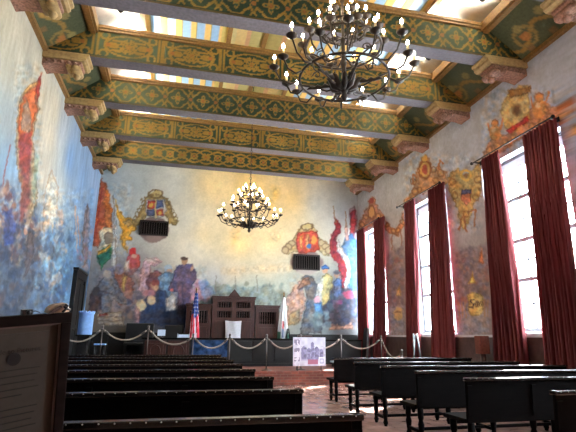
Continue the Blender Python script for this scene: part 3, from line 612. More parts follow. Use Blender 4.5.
# ------------------------------------------------------------------ ceiling beams and their corbels
BH, BW = .72, .36
GD, GN, OR, DK = np.array((124, 96, 42.)), np.array((40, 54, 40.)), np.array((128, 80, 40.)), np.array((72, 60, 36.))
def face_pattern(u, v, kind):
    c = np.zeros(u.shape+(3,)); c[:] = GN
    if kind == 0:      # chain of quatrefoils
        p = .66; x = (u % p)-p/2; y = v-.34
        q = np.minimum.reduce([np.hypot(x-a, y-b) for a, b in ((.11, 0), (-.11, 0), (0, .11), (0, -.11))])
        c[(q < .20)] = DK*.9; c[(q < .20) & (q > .155)] = GD; c[q < .155] = GN*.95
        pet = np.minimum(np.hypot(x/1.0, y/.32)*1, np.hypot(x/.32, y)); c[pet < .18] = GD; c[(pet < .135) & (np.hypot(x, y) > .075)] = GN*1.25; c[np.hypot(x, y) < .04] = OR
        x2 = ((u+p/2) % p)-p/2
        dd = abs(x2)*1.1+abs(y)*.55; c[(dd < .15) & (q > .2)] = GD*.95; c[dd < .09] = GN*1.1; c[np.hypot(x2, y) < .05] = OR
        for b in (-.27, .27): q2 = np.hypot(x2, y-b); c[q2 < .07] = GD; c[q2 < .035] = GN; 
    elif kind == 1:    # pointed ovals between twin bars
        p = 1.36; x = (u % p)-p/2; y = v-.34
        e = np.hypot(x/.52, y/.27); c[e < 1.0] = GD; c[e < .86] = GN
        r = np.hypot(x, y); c[r < .13] = GD; c[r < .10] = GN*1.2; c[r < .06] = OR; c[(abs(np.sin(np.arctan2(y, x)*4)) > .6) & (r < .19)] = GD
        for s_ in (-1, 1):
            q = np.hypot((x-s_*.31)/.12, y/.075); c[q < 1] = GD; q = np.hypot(x-s_*.42, y); c[q < .05] = OR
            c[(abs(x-s_*.635) < .028)] = GD
            for t in (-1, 1):
                q = np.hypot(x-s_*.50, y-t*.22); c[(q < .105)] = GD; c[q < .06] = GN
                q = np.hypot((x-s_*.22)/.14, (y-t*.12)/.035); c[q < 1] = GD
    else:              # interlaced tracery
        p = .82; x = (u % p)-p/2; y = v-.34
        w = abs(y)-.22*abs(np.cos(u*PI/p)); c[abs(w) < .035] = GD
        w = abs(y)-.25*abs(np.sin(u*PI/p)); c[abs(w) < .03] = GD*.95
        r = np.hypot(x, y); a = np.arctan2(y, x); c[r < .16*(.55+.45*abs(np.cos(a*3)))] = GD; c[r < .045] = OR
        x2 = ((u+p/2) % p)-p/2; r = np.hypot(x2, y); c[(r < .13) & (r > .08)] = GD; c[r < .05] = OR
        for t in (-1, 1): c[np.hypot(x/1.6, y-t*.27) < .055] = GD*.9
    c[v < .035] = DK; c[(v > .035) & (v < .05)] = GN*.8; c[v > .63] = DK*1.1
    e = np.minimum(u, W-u); 
    n = noise2(u, v, 3.1, 80+kind); return c*(.86+.28*n[..., None])
BY = [-1.67-2.02*k for k in range(6)]
ORD = ['hugging the far mural wall', 'second from the far wall', 'third from the far wall', 'fourth from the far wall', 'behind the near chandelier', 'nearest the camera']
KND = ['with interlaced gold tracery', 'with pointed gold ovals', 'with gold quatrefoils', 'with pointed gold ovals', 'with gold quatrefoils', 'with pointed gold ovals']
KI = [2, 1, 0, 1, 0, 1]
us = span((0, 10.0001, .024)); vs = np.linspace(0, BH-.06, 29); U, V = np.meshgrid(us, vs, indexing='ij')
for k, y in enumerate(BY):
    t = thing('ceiling_beam', 'green painted ceiling beam '+KND[k]+', '+ORD[k], 'beam', (0, y, H), 0, 'painted tie beams under the roof'); t['kind'] = 'thing'
    obj('beam_core', MB().box(.02, W-.02, .012, BW, .0, BH), M['soffit'], t)
    painted('painted_face', np.stack([U, U*0, V+.0], -1), face_pattern(U+.13*k, V, KI[k]).reshape(-1, 3), M['beam_paint'], 1.0, None, t, None)
    g = MB().box(.02, W-.02, -.035, .06, BH-.075, BH-.02); g.box(.02, W-.02, -.06, BW+.03, BH-.02, BH+.05); obj('top_moulding', g, M['gold'], t)
def corbel(s_, y, label):
    t = thing('corbel', label, 'corbel', (0 if s_ > 0 else W, y, H), 0, 'carved corbels on the %s wall' % ('left' if s_ > 0 else 'right')); t['kind'] = 'thing'; t.scale = (.88 if s_ > 0 else .98, 1, .80)
    f = lambda pts: [(s_*a, b) for a, b in pts]
    blk = MB().prism(f([(.0, -.005), (1.02, -.005), (1.02, -.07), (.97, -.11), (.97, -.17), (.92, -.22), (.0, -.22)]), -.07, BW+.07)
    obj('cornice_block', blk, M['gold_block'], t)
    c = MB().prism(f([(0, -.22), (.86, -.22), (.86, -.28), (.80, -.33), (.5, -.35), (.2, -.36), (.05, -.40), (0, -.42)]), -.02, BW+.02)
    for k in range(5):
        x = .12+k*.15; c.lathe([(.05, -.045), (.05, -.02)], (s_*x, 0, -.285), 10, 'y'); c.lathe([(.024, -.06), (.024, -.045)], (s_*x, 0, -.285), 8, 'y')
    obj('console', c, M['rose'], t)
    c = MB()
    for x, z, r in ((.74, -.39, .11), (.58, -.37, .07)):
        c.lathe([(r, 0), (r, BW)], (s_*x, 0, z), 14, 'y'); c.lathe([(r*.55, -.04), (r*.55, BW+.04)], (s_*x, 0, z), 12, 'y')
    c.lathe([(.01, -.20), (.06, -.15), (.085, -.08), (.06, 0), (.09, .04)], (s_*.74, BW/2, -.44), 12)
    obj('scroll', c, M['gold_block'] if s_ > 0 else M['rose'], t)
PLC = ['in the far corner', 'second from the far corner', 'third from the far corner', 'fourth from the far corner', 'fifth from the far corner', 'sixth from the far corner']
for k, y in enumerate(BY):
    if k < 5: corbel(1, y, 'carved gilt corbel under a beam end on the left wall, '+PLC[k])
    corbel(-1, y, 'ochre and rose corbel on the right wall, '+PLC[k])

# ------------------------------------------------------------------ windows
for n, c in enumerate(WINY):
    r = sroot('window_%d' % (n+1)); r.location = (W, c, 0)
    hi = 1.07; X1 = .42; z0, z1 = 1.46, 5.36
    o4 = [(0, -OH, OZ0), (0, OH, OZ0), (0, OH, OZ1), (0, -OH, OZ1)]; i4 = [(X1, -hi, z0), (X1, hi, z0), (X1, hi, z1), (X1, -hi, z1)]
    obj('window_reveal', MB().add(o4+i4, [(0, 1, 5, 4), (1, 2, 6, 5), (2, 3, 7, 6), (3, 0, 4, 7)]), M['reveal'], r)
    obj('window_sill', MB().box(-.04, X1, -OH+.01, OH-.01, OZ0-.03, OZ0+.03, .01), M['reveal'], r)
    f = MB(); b = .07
    f.box(X1-.04, X1+.06, -hi, -hi+b, z0, z1).box(X1-.04, X1+.06, hi-b, hi, z0, z1).box(X1-.04, X1+.06, -hi+b, hi-b, z0, z0+b).box(X1-.04, X1+.06, -hi+b, hi-b, z1-b, z1)
    obj('window_frame', f, M['frame_paint'], r)
    obj('head_board', MB().box(X1-.02, X1+.03, -hi+b, hi-b, 5.08, z1-b), M['reveal'], r)
    f = MB().box(X1-.03, X1+.05, -.045, .045, z0+b, 5.08)
    for z in (2.55, 3.42, 4.38): f.box(X1-.03, X1+.05, -hi+b, hi-b, z-.045, z+.045)
    obj('mullion', f, M['frame_paint'], r)
    f = MB()
    for y in (-.535, .535): f.box(X1, X1+.03, y-.016, y+.016, z0+b, 5.08)
    for z in (2.03, 2.98, 3.9, 4.75): f.box(X1, X1+.03, -hi+b, hi-b, z-.016, z+.016)
    obj('glazing_bars', f, M['frame_paint'], r)
    obj('pane', MB().add([(X1+.015, -hi+b, z0+b), (X1+.015, hi-b, z0+b), (X1+.015, hi-b, 5.08), (X1+.015, -hi+b, 5.08)], [(0, 1, 2, 3)]), M['glass'], r)

# curtains: hung on iron rods in front of the three windows in view
XC = 9.80
def curtain(label, top, bot, seed, grp):
    (ta, tb), (ba, bb) = top, bot
    n, m = 84, 24; rg = random.Random(seed); ph = [rg.uniform(0, 6) for _ in range(4)]; npl = max(7, int(abs(tb-ta)/.085))
    P = np.zeros((m+1, n+1, 3))
    for i in range(m+1):
        t = i/m; z = 5.37-(5.37-.05)*t
        A = ta+(ba-ta)*min(t/.83, 1.1); B = tb+(bb-tb)*min(t/.83, 1.1)**.75
        for j in range(n+1):
            s_ = j/n; w = s_*npl*2*PI
            am = .035+.03*t
            P[i, j] = (XC+am*math.sin(w+.5*math.sin(3*t+ph[0])+ph[1]*t)+.015*math.sin(w*.37+ph[2]+2*t), A+(B-A)*s_+.012*math.sin(w*2+ph[3]), z)
    Q = P.copy(); Q[..., 0] += .014
    mb = MB().grid(P, True); mb.grid(Q[:, ::-1], True)
    return tag(obj('curtain', mb, M['curtain']), label, 'curtain', grp)
def yx(px, py): return at(px, py, 0, XC)[1]
GC = 'burgundy curtains at the windows'
def pair(tl, tr, bl, br): return (yx(*tl), yx(*tr)), (yx(*bl), yx(*br))
CUR = [('far curtain of the window nearest the camera', pair((482, 163), (499, 153), (496, 350), (526, 350))),
       ('wide near one at the window nearest the camera', pair((523, 141), (556, 123), (546, 350), (584, 350))),
       ('far curtain of the middle window', pair((404, 207), (415, 201), (408, 350), (420, 350))),
       ('near curtain of the middle window', pair((428, 193), (444, 184), (433, 350), (454, 350))),
       ('far curtain of the window beside the far wall, narrow', pair((357, 233), (364, 229), (359, 345), (369, 345))),
       ('near curtain of the window beside the far wall', pair((374, 226), (384, 220), (374, 345), (385, 345)))]
for k, (l, (a, b)) in enumerate(CUR): curtain('pleated burgundy velvet curtain, '+l, a, b, k, GC)
for k, (c, l) in enumerate(zip(WINY[:3], ('above the window beside the far wall', 'above the middle window', 'above the window nearest the camera'))):
    t = thing('curtain_rod', 'thin black curtain rod '+l, 'curtain rod', (XC, c, 5.41), 0, 'curtain rods')
    obj('rod', MB().lathe([(.018, -1.26), (.018, 1.26)], n=8, axis='y'), M['rod'], t)
    for s_ in (-1, 1):
        obj('finial', MB().ball((0, s_*1.28, 0), .04), M['rod'], t)
        obj('wall_bracket', MB().box(0, W-XC, s_*1.2-.012, s_*1.2+.012, -.012, .012).box(W-XC-.02, W-XC, s_*1.2-.03, s_*1.2+.03, -.05, .05), M['rod'], t)

# doorway in the left wall
r = sroot('door_1'); r.location = (0, 0, 0)
y0, y1, zt = -2.45, -.92, 3.17
f = MB().box(0, .12, y0-.0, y0+.16, .38, zt).box(0, .12, y1-.16, y1, .38, zt).box(0, .12, y0+.16, y1-.16, zt-.2, zt)
f.box(0, .15, y0-.05, y1+.05, zt, zt+.07); obj('door_frame', f, M['wood_dark'], r)
f = MB().box(.01, .06, y0+.16, y1-.16, .38, zt-.2)
for (a, b) in ((.06, .62), (.68, 1.2)):
    for (z0, z1) in ((.5, 1.5), (1.6, 2.85)): f.box(.06, .085, y0+.16+a*.98, y0+.16+b*.98, z0, z1, .01)
obj('door_leaf', f, M['wood_dark'], r)
obj('door_handle', MB().lathe([(.012, 0), (.012, .06), (.03, .07), (.03, .1)], (.06, y0+.28, 1.45), 10, 'x'), M['chrome'], r)

# brick dais across the far end and a low platform on it at the left
struct('floor_dais', MB().box(.05, W-.06, -3.86, -.02, 0, .34), M['brick'])
struct('floor_dais_paving', MB().box(.05, W-.06, -3.90, -.02, .34, .38), M['brick_top'])
struct('floor_platform', MB().box(.06, 2.9, -3.75, -.09, .38, .58), M['wood_dark'])

# wall grilles set under the painted crests
def grille(label, x0, x1, z0, z1):
    t = thing('wall_grille', label, 'vent', ((x0+x1)/2, 0, (z0+z1)/2), 0, 'vent grilles under the painted crests'); w, h = (x1-x0)/2, (z1-z0)/2
    obj('backing', MB().box(-w+.02, w-.02, -.02, -.004, -h+.02, h-.02), M['void'], t)
    f = MB().box(-w, w, -.07, -.004, h-.05, h).box(-w, w, -.07, -.004, -h, -h+.05).box(-w, -w+.04, -.07, -.004, -h+.05, h-.05).box(w-.04, w, -.07, -.004, -h+.05, h-.05)
    obj('frame', f, M['vent'], t)
    for k in range(11):
        x = -w+.04+(k+.5)*(2*w-.08)/11; obj('bar', MB().box(x-.013, x+.013, -.055, -.03, -h+.04, h-.04), M['vent'], t)
grille('dark barred wall grille under the painted crest at the left', 1.52, 2.54, 4.83, 5.38)
grille('dark barred wall grille under the painted crest at the right', 7.28, 8.34, 3.80, 4.40)
# ================================================================== PEWS
def turned(h, r=.035):
    return [(r*.7, 0), (r*.8, .02), (r*1.15, .05), (r*.8, .09), (r*.9, h*.3), (r*1.2, h*.5), (r*.8, h*.62), (r*1.1, h*.7), (r*1.1, h)]
def pew(label, x0, x1, y, solid, grp, cap=.055):
    """y = line of the cap rail; the seat reaches forward (towards the far wall)"""
    t = thing('pew', label, 'pew', (x0, y, 0), 0, grp); L = x1-x0
    lean = .07
    zb = .06 if solid else .42
    b = MB().add([(.0, lean*(1-zb/.84), zb), (L, lean*(1-zb/.84), zb), (L, 0, .85), (0, 0, .85), (0, lean*(1-zb/.84)+.03, zb), (L, lean*(1-zb/.84)+.03, zb), (L, .03, .85), (0, .03, .85)],
                 [(0, 1, 2, 3), (7, 6, 5, 4), (0, 3, 7, 4), (1, 5, 6, 2), (3, 2, 6, 7), (0, 4, 5, 1)])
    n = max(2, round(L/.9))
    for k in range(n+1):
        x = min(max(k*L/n, .03), L-.03); z1 = .80; d0 = lean*(1-.48/.84); d1 = lean*(1-z1/.84)
        b.add([(x-.03, d0-.016, .48), (x+.03, d0-.016, .48), (x+.03, d1-.016, z1), (x-.03, d1-.016, z1), (x-.03, d0+.01, .48), (x+.03, d0+.01, .48), (x+.03, d1+.01, z1), (x-.03, d1+.01, z1)],
              [(0, 1, 2, 3), (7, 6, 5, 4), (0, 3, 7, 4), (1, 5, 6, 2), (3, 2, 6, 7), (0, 4, 5, 1)])
    obj('backrest', b, M['wood'], t)
    r_ = MB().box(-.01, L+.01, -.022, cap, .845, .88, .008); n0 = len(r_.f); nn = int(L/.075)
    for k in range(nn): r_.ball((.04+k*(L-.08)/max(1, nn-1), -.022, .872), .004, 6, 4)
    o = obj('cap_rail', r_, M['wood_cap'], t); o.data.materials.append(M['stud'])
    for p_ in o.data.polygons:
        if p_.index >= n0: p_.material_index = 1
    obj('seat', MB().box(-.02, L+.02, lean*.5+.02, .50, .41, .455, .01).box(.03, L-.03, .43, .46, .34, .41), M['wood'], t)
    if solid:
        for x in (0, L-.05):
            obj('end_panel', MB().prism([(.0, 0), (.44, 0), (.46, .40), (.40, .62), (.10, .70), (.06, .88), (-.01, .88)], x-.01, x+.05, 'x'), M['wood'], t)
    else:
        m = max(2, round(L/1.25))
        for k in range(m+1):
            x = min(max(k*L/m, .06), L-.06)
            for yy in (.075, .42): obj('leg', MB().lathe(turned(.41), (x, yy, 0), 10), M['wood'], t)
            obj('stretcher', MB().box(x-.018, x+.018, .10, .40, .10, .14), M['wood'], t)
        obj('rail', MB().box(.06, L-.06, .235, .265, .10, .14), M['wood'], t)
    return t
ORDL = ['nearest the camera', 'second from the camera', 'third from the camera', 'fourth from the camera', 'fifth from the camera', 'sixth from the camera', 'seventh from the camera', 'frontmost, closest to the brick dais']
for k in range(8):
    y = -14.40+1.235*k-(.07 if k == 0 else 0)
    if k == 2:
        pew('short dark wooden pew against the left wall, beside the third left row', .35, 1.28, y, True, 'pews left of the aisle')
        pew('dark wooden pew left of the aisle, third from the camera', 1.34, 4.14, y, True, 'pews left of the aisle')
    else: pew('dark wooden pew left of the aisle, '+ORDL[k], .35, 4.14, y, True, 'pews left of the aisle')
RY = [-13.62, -12.36, -11.25, -10.15, -9.0, -7.45]
ORDR = ['nearest the camera, cut by the right edge', 'second from the camera', 'third from the camera', 'fourth from the camera', 'fifth from the camera', 'frontmost, its top catching window light']
for k, y in enumerate(RY):
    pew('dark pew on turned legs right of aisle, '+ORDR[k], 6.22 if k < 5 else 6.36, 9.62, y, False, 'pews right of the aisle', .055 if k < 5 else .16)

# ================================================================== BARRIER POSTS AND ROPES
POST = [(1.12, -3.40, .58), (2.33, -3.52, .58), (3.55, -3.60, .38), (4.56, -3.66, .38), (5.62, -3.66, .38), (6.66, -3.55, .38), (7.88, -3.62, .38), (9.12, -3.72, .38), (9.16, -4.95, 0)]
PLB = ['at the left, beside the pale blue drum', 'in front of the left black chair back', 'beside the striped flag', 'at the left end of the dark bench front', 'at the middle of the dark bench front', 'just behind the white picture board', 'right of the white picture board', 'in front of the far window curtains', 'on the tiles before the middle window']
def post_parts(t):
    obj('base', MB().lathe([(.15, 0), (.15, .015), (.10, .03), (.03, .045), (.022, .07)], n=18), M['chrome'], t)
    obj('pole', MB().lathe([(.0145, .05), (.0145, .90)], n=10), M['chrome'], t)
    obj('cap', MB().lathe([(.03, .86), (.038, .88), (.03, .90), (.022, .92), (.034, .95), (.03, .98), (.005, 1.0)], n=12), M['chrome'], t)
    obj('hook_ring', MB().tube([(.045*math.cos(a), .0, .85+.02*math.sin(a)) for a in np.linspace(0, 2*PI, 13)[:-1]], .006, 6, True), M['chrome'], t)
for k, p in enumerate(POST):
    l = 'polished steel barrier post '+PLB[k]
    if k == 0: p0 = thing('barrier_post', l, 'barrier post', p, 0, 'steel posts of the rope barrier'); post_parts(p0)
    else: dup(p0, p, l)
ends = [(.06, -3.62, 1.35)]+[(x, y, z+.86) for x, y, z in POST]
RPL = ['from the left wall to the first post', 'below the painted ribbon scroll at the left', 'below the two black chair backs', 'in front of the blue glazed panel', 'left of the middle of the dark bench', 'running behind the white picture board from the left', 'coming out right of the white picture board', 'in front of the far window curtains', 'coming down from the dais at the right']
for k in range(len(ends)-1):
    a, b = Vector(ends[k]), Vector(ends[k+1]); L = (b-a).length; sag = .26 if L > .9 else .16
    a2 = a+(b-a)*(.05/L); b2 = b-(b-a)*(.05/L)
    pts = [a2.lerp(b2, t)-Vector((0, 0, sag*4*t*(1-t))) for t in np.linspace(0, 1, 19)]
    t = thing('barrier_rope', 'pale sagging barrier rope '+RPL[k], 'rope', (0, 0, 0), 0, 'swags of the rope barrier')
    obj('rope', MB().tube(pts, .021, 8), M['rope'], t)
    for q0, q1 in ((0, 2), (-1, -3)): obj('hook', MB().tube([pts[q0], pts[q0].lerp(pts[q1], .5), pts[q1]], [.012, .027, .027], 8), M['chrome'], t)

# ================================================================== JUDGES' BENCH, PANELLED SCREEN, CHAIRS
t = thing('bench_front', "long dark wooden judges' bench standing on the brick dais", 'bench', (0, -1.75, .38))
obj('carcass', MB().box(2.1, 6.95, .02, .5, 0, .83), M['wood_dark'], t)
obj('top', MB().box(2.05, 7.0, -.04, .55, .83, .87, .01), M['wood'], t)
obj('plinth', MB().box(2.1, 6.95, -.03, .02, 0, .09), M['wood_dark'], t)
f = MB()
for a, b in ((2.15, 2.8), (2.86, 3.5)):
    f.box(a, b, -.005, .02, .14, .78, .008).box(a+.08, b-.08, -.025, -.003, .22, .70, .01)
    f.tube([((a+b)/2+.16*math.cos(q), -.03, .46+.18*math.sin(q)) for q in np.linspace(0, 2*PI, 17)[:-1]], .018, 6, True)
obj('carved_panel', f, M['wood_red'], t).__setitem__('label', 'carved reddish wood panels')
f = MB()
for a, b in ((4.78, 5.48), (5.53, 6.2), (6.25, 6.9)): f.box(a, b, -.005, .02, .14, .78, .008)
obj('plain_panel', f, M['wood_dark'], t)
obj('glazed_panel', MB().box(3.58, 4.70, -.012, .02, .12, .80, .006), M['blue_panel'], t).__setitem__('label', 'blue glazed display panel')

t = thing('panelled_screen', 'tall reddish wooden screen with spindle grilles and a small pediment against the mural', 'screen', (0, -.6, .38))
def sect(x0, x1, z1, cols, rows, nm):
    f = MB(); w = .07
    f.box(x0, x1, .25, .50, 0, z1)
    zr = [r_ for r_ in rows]
    f.box(x0, x1, 0, .25, 0, zr[-1][0]); f.box(x0, x1, 0, .25, zr[0][1], z1)
    for q in range(len(zr)-1): f.box(x0, x1, 0, .25, zr[q+1][1], zr[q][0])
    edges = [x0]+[e for c in cols for e in c]+[x1]
    for q in range(0, len(edges), 2):
        for a, b in zr: f.box(edges[q], edges[q+1], 0, .25, a, b)
    f.box(x0+.12, x1-.12, -.02, 0, .25, zr[-1][0]-.12, .008)
    obj('section', f, M['wood_red'], t)
    f = MB().box(x0-.04, x1+.04, -.06, .54, z1, z1+.05).box(x0-.02, x1+.02, -.03, .52, z1-.05, z1); obj('cornice', f, M['wood_red'], t)
    for a, b in cols:
        for c, d_ in zr:
            obj('backing', MB().box(a, b, .17, .24, c, d_), M['void'], t)
            g = MB(); n = max(5, int((b-a)/.075))
            for k in range(n): x = a+(k+.5)*(b-a)/n; h = d_-c; g.lathe([(.014, 0), (.02, h*.25), (.012, h*.5), (.02, h*.75), (.014, h)], (x, .06, c), 7)
            obj('spindle_grille', g, M['leather'] if False else M['wood_red'], t)
sect(4.25, 5.74, 2.24, [(4.42, 4.92), (5.08, 5.58)], [(1.90, 2.10), (1.56, 1.78)], 'mid')
sect(3.37, 4.21, 1.96, [(3.50, 4.10)], [(1.36, 1.78)], 'l')
sect(5.78, 6.62, 1.96, [(5.90, 6.50)], [(1.36, 1.78)], 'r')
obj('pediment', MB().prism([(4.78, 2.29), (5.21, 2.29), (4.995, 2.55)], -.02, .2), M['wood_red'], t)

def chair(name, label, x, y, z0, w, ztop, m_back, m_seat, grp=None, cloth=False):
    t = thing(name, label, 'chair', (x, y, z0), 0, grp); h = ztop-z0
    obj('seat', MB().box(-w/2, w/2, -.5, 0, .42, .50, .03), m_seat, t)
    if cloth:
        P = np.zeros((9, 13, 3))
        for i in range(9):
            for j in range(13):
                u = j/12-.5; v_ = i/8; pinch = 1-.10*math.sin(PI*v_)
                P[i, j] = (u*w*pinch, -.06-.05*math.cos(PI*u)+.012*math.sin(9*u+4*v_), .45+v_*(h-.45)+(.015*abs(u)*4 if i == 8 else 0))
        Q = P.copy(); Q[..., 1] = .06
        mb = MB().grid(P, True); mb.grid(Q[:, ::-1], True)
        bord = [tuple(P[8, j]) for j in range(13)]+[tuple(Q[8, j]) for j in range(12, -1, -1)]; mb.add(bord, [tuple(range(26))])
        for j in (0, 12): e = [tuple(P[i, j]) for i in range(9)]+[tuple(Q[i, j]) for i in range(8, -1, -1)]; mb.add(e, [tuple(range(18))])
        obj('back_cover', mb, m_back, t)
    else: obj('backrest', MB().box(-w/2, w/2, -.07, .05, .48, h, .03), m_back, t)
    for sx in (-1, 1):
        for yy in (-.45, -.02): obj('leg', MB().lathe([(.018, 0), (.028, .2), (.024, .43)], (sx*(w/2-.05), yy, 0), 8), M['wood_dark'], t)
    return t
chair('high_back_chair', 'high-backed chair under a white cloth cover behind the dark bench', 4.98, -.72, .38, .56, 1.80, M['white_cloth'], M['leather'], None, True)
chair('wide_chair', 'wide black high-backed seat by the painted ribbon scroll, left of the pair', 1.88, -.35, .58, .9, 1.71, M['leather'], M['leather'], 'wide black seats')
chair('wide_chair', 'wide black high-backed seat beside the striped flag, right of the pair', 3.0, -.42, .38, .62, 1.66, M['leather'], M['leather'], 'wide black seats')
chair('wooden_chair', 'dark wooden chair showing behind the white picture board', 7.62, -.45, .38, .55, 1.36, M['wood_red'], M['wood_dark'])

# small things on the bench top
t = thing('sign_holder', 'small pale blue sign holder on a stem, left of the striped flag', 'sign', (2.62, -1.5, 1.25))
obj('foot', MB().lathe([(.07, 0), (.07, .012), (.012, .02), (.012, .07)], n=12), M['chrome'], t); obj('panel', MB().box(-.12, .12, -.015, .015, .05, .24, .004), M['white_card'], t)  # panel's pale colour stands for the reflection on an acrylic sign
t = thing('reflection_tray', 'low pale tray shape standing for a reflection on an acrylic sign, below the striped flag', 'tray', (3.32, -1.5, 1.25))
obj('tray', MB().box(-.2, .18, -.14, .14, 0, .03, .006).box(-.2, -.18, -.14, .14, .03, .13).box(.16, .18, -.14, .14, .03, .13), M['white_card'], t)  # pale tray form stands for a reflection on an acrylic sign
obj('pale_fill', MB().box(-.17, .15, -.13, .13, .031, .10), M['white_card'], t)
t = thing('table_easel', 'small black forked stand on the bench above the white picture board', 'stand', (6.78, -1.38, 1.251))
for s_ in (-1, 1): obj('leg', MB().tube([(s_*.07, 0, 0), (s_*.045, 0, .18), (s_*.02, 0, .33)], .022, 8), M['blackp'], t)
obj('back_leg', MB().tube([(0, .12, 0), (0, .02, .31)], .014, 8), M['blackp'], t); obj('crossbar', MB().box(-.06, .06, -.02, .02, .16, .20), M['blackp'], t)

# ------------------------------------------------------------------ flags on stands
def flag(label, x, y, ztop, zbot, colf, lean, r1):
    t = thing('flag', label, 'flag', (x, y, .38))
    obj('base', MB().lathe([(.17, 0), (.17, .03), (.08, .05), (.035, .10), (.03, .2)], n=18), M['gold'], t)
    obj('pole', MB().tube([(0, 0, .05), (lean*.6, 0, 1.2), (lean, 0, ztop-.38+.05)], .016, 8), M['wood_red'], t)
    obj('finial', MB().lathe([(.012, 0), (.03, .03), (.02, .06), (.035, .08), (.004, .16)], (lean, 0, ztop-.38+.04), 10), M['gold'], t)
    n, m = 64, 70; P = np.zeros((m+1, n+1, 3)); C = np.zeros((m+1, n+1, 3))
    for i in range(m+1):
        v_ = i/m; z = zbot+(ztop-zbot)*v_; r = .035+(r1-.035)*(1-v_)**.8
        for j in range(n+1):
            a = 2*PI*j/n; rr = r*(1+.22*math.sin(6*a+2.2*v_)+.10*math.sin(11*a-3*v_))
            P[i, j] = (lean*(z-.38)/(ztop-.38)+rr*math.cos(a), rr*.7*math.sin(a), z-.38+.02*math.sin(3*a)*(1-v_)); C[i, j] = colf(a, v_, i, j)
    painted('furled_cloth', P, C.reshape(-1, 3), M['cloth_flag'], 1.1, None, t, None)
    return t
def us(a, v_, i, j):
    if v_ > .56-.05*math.sin(a*3):
        return (226, 228, 236) if (i % 5 in (0, 1) and (j+(i//5)*2) % 5 == 0) else (44, 66, 130)
    return (196, 48, 66) if math.sin(a*7+5.5*v_) > 0 else (226, 214, 226)
def ca(a, v_, i, j):
    d = math.hypot((((a+PI*.62) % (2*PI))-.25)*.9, (v_-.42)*5)
    if d < .34+.1*math.sin(5*a+9*v_): return (150, 60, 66)
    if v_ < .30 and math.sin(a*2+1) > .55: return (70, 118, 100)
    if abs((a % (2*PI))-4.6) < .22 and .15 < v_ < .5: return (74, 84, 110)
    return (222, 226, 234)
flag('furled red, white and blue striped flag with stars on a stand', 3.66, -1.0, 2.72, 1.0, us, .0, .15)
flag('furled white flag with a red mark on a stand, right of the screen', 6.66, -.95, 2.66, 1.0, ca, .06, .19)

# ------------------------------------------------------------------ picture board leaning on the bench
xs = np.linspace(-.56, .56, 140); zs = np.linspace(0, .86, 108); U, V = np.meshgrid(xs, zs, indexing='ij')
C = np.zeros(U.shape+(3,)); C[:] = (206, 208, 224); n1 = noise2(U, V, 9, 91); n2 = noise2(U, V, 22, 92)
C[:] = C-28*n1[..., None]
def bx(x0, x1, z0, z1, c, op=1):
    m = (U > x0) & (U < x1) & (V > z0) & (V < z1); C[m] = C[m]*(1-op)+np.array(c)*op
bx(-.30, .5, .16, .52, (150, 150, 186), .55)
for x0, x1, h in ((-.28, -.10, .62), (-.08, .04, .56), (.05, .16, .74), (.17, .34, .60), (.36, .48, .52)):
    m = (U > x0) & (U < x1) & (V > .2) & (V < h-abs(U-(x0+x1)/2)*.9); C[m] = np.array((136, 134, 172))*(.75+.4*n2[m][:, None])
m = ((U*10).astype(int)+(V*14).astype(int)) % 3 == 0; m &= (U > -.3) & (V > .22) & (V < .6); C[m] *= .88
for z0, z1 in ((.64, .80), (.42, .54), (.14, .26)): bx(-.53, -.34, z0, z1, (108, 104, 132), .8); 
m = (U < -.33) & (n2 > .62); C[m] = (206, 206, 220)
bx(-.06, .30, .05, .20, (150, 84, 110), .85); bx(.32, .53, .03, .27, (214, 220, 234)); bx(.36, .50, .08, .22, (130, 134, 168)); bx(.38, .48, .10, .20, (206, 212, 228))
t = thing('picture_board', 'white display board with a drawing of castle-like buildings on the brick dais', 'display board', tuple(at(309.5, 366, 1, -3.80))); t.scale = (.85, 1, .91)
for s_ in (-1, 1): obj('stand_leg', MB().box(s_*.42-.02, s_*.42+.02, .031, .055, (.38-t.location.z)/.91, .5).box(s_*.42-.02, s_*.42+.02, -.05, .031, (.38-t.location.z)/.91, (.38-t.location.z)/.91+.02), M['wood_dark'], t)
obj('board', MB().box(-.57, .57, .004, .03, 0, .87), M['white_card'], t)
painted('printed_face', np.stack([U, U*0, V], -1), C.reshape(-1, 3), M['print'], 1.1, None, t, None)
t = thing('low_ledge', 'pale low ledge beside the picture board', 'ledge', (8.25, -2.3, .38)); obj('slab', MB().box(-.2, .5, 0, .3, .13, .18, .01), M['white_card'], t); obj('support', MB().box(-.15, .45, .05, .25, 0, .13), M['wood_dark'], t)
# desk in the right corner
t = thing('corner_desk', 'dark desk with a glass-grey top at the right corner of the dais', 'desk', (8.56, -1.45, .38))
obj('top', MB().box(-.75, .75, -.3, .3, .80, .84, .01), M['wood'], t); obj('front_panel', MB().box(-.70, .70, -.26, -.22, .05, .80), M['wood_dark'], t)
for s_ in (-1, 1): obj('side_panel', MB().box(s_*.70-.02, s_*.70+.02, -.26, .26, 0, .80), M['wood_dark'], t)
# leaning boards and easel
t = thing('leaning_board', 'narrow dark board leaning by the far window curtain', 'board', (9.45, -1.35, .38)); t.rotation_euler.y = .10
obj('panel', MB().box(-.03, .03, -.35, .0, 0, 1.25), M['wood_dark'], t); obj('lit_edge', MB().box(-.034, .034, -.37, -.35, 0, 1.25), M['frame_paint'], t)  # paler strip puts the light along the board's edge into colour
t = thing('easel', 'grey folding easel standing before the middle window', 'easel', (9.45, -5.35, 0))
for s_ in (-1, 1): obj('leg', MB().tube([(s_*.16, 0, 0), (s_*.05, .12, 1.42)], .022, 8), M['frame_paint'], t)
obj('back_leg', MB().tube([(0, .42, 0), (0, .13, 1.38)], .018, 8), M['frame_paint'], t); obj('crossbar', MB().box(-.13, .13, .04, .07, .62, .66), M['frame_paint'], t)
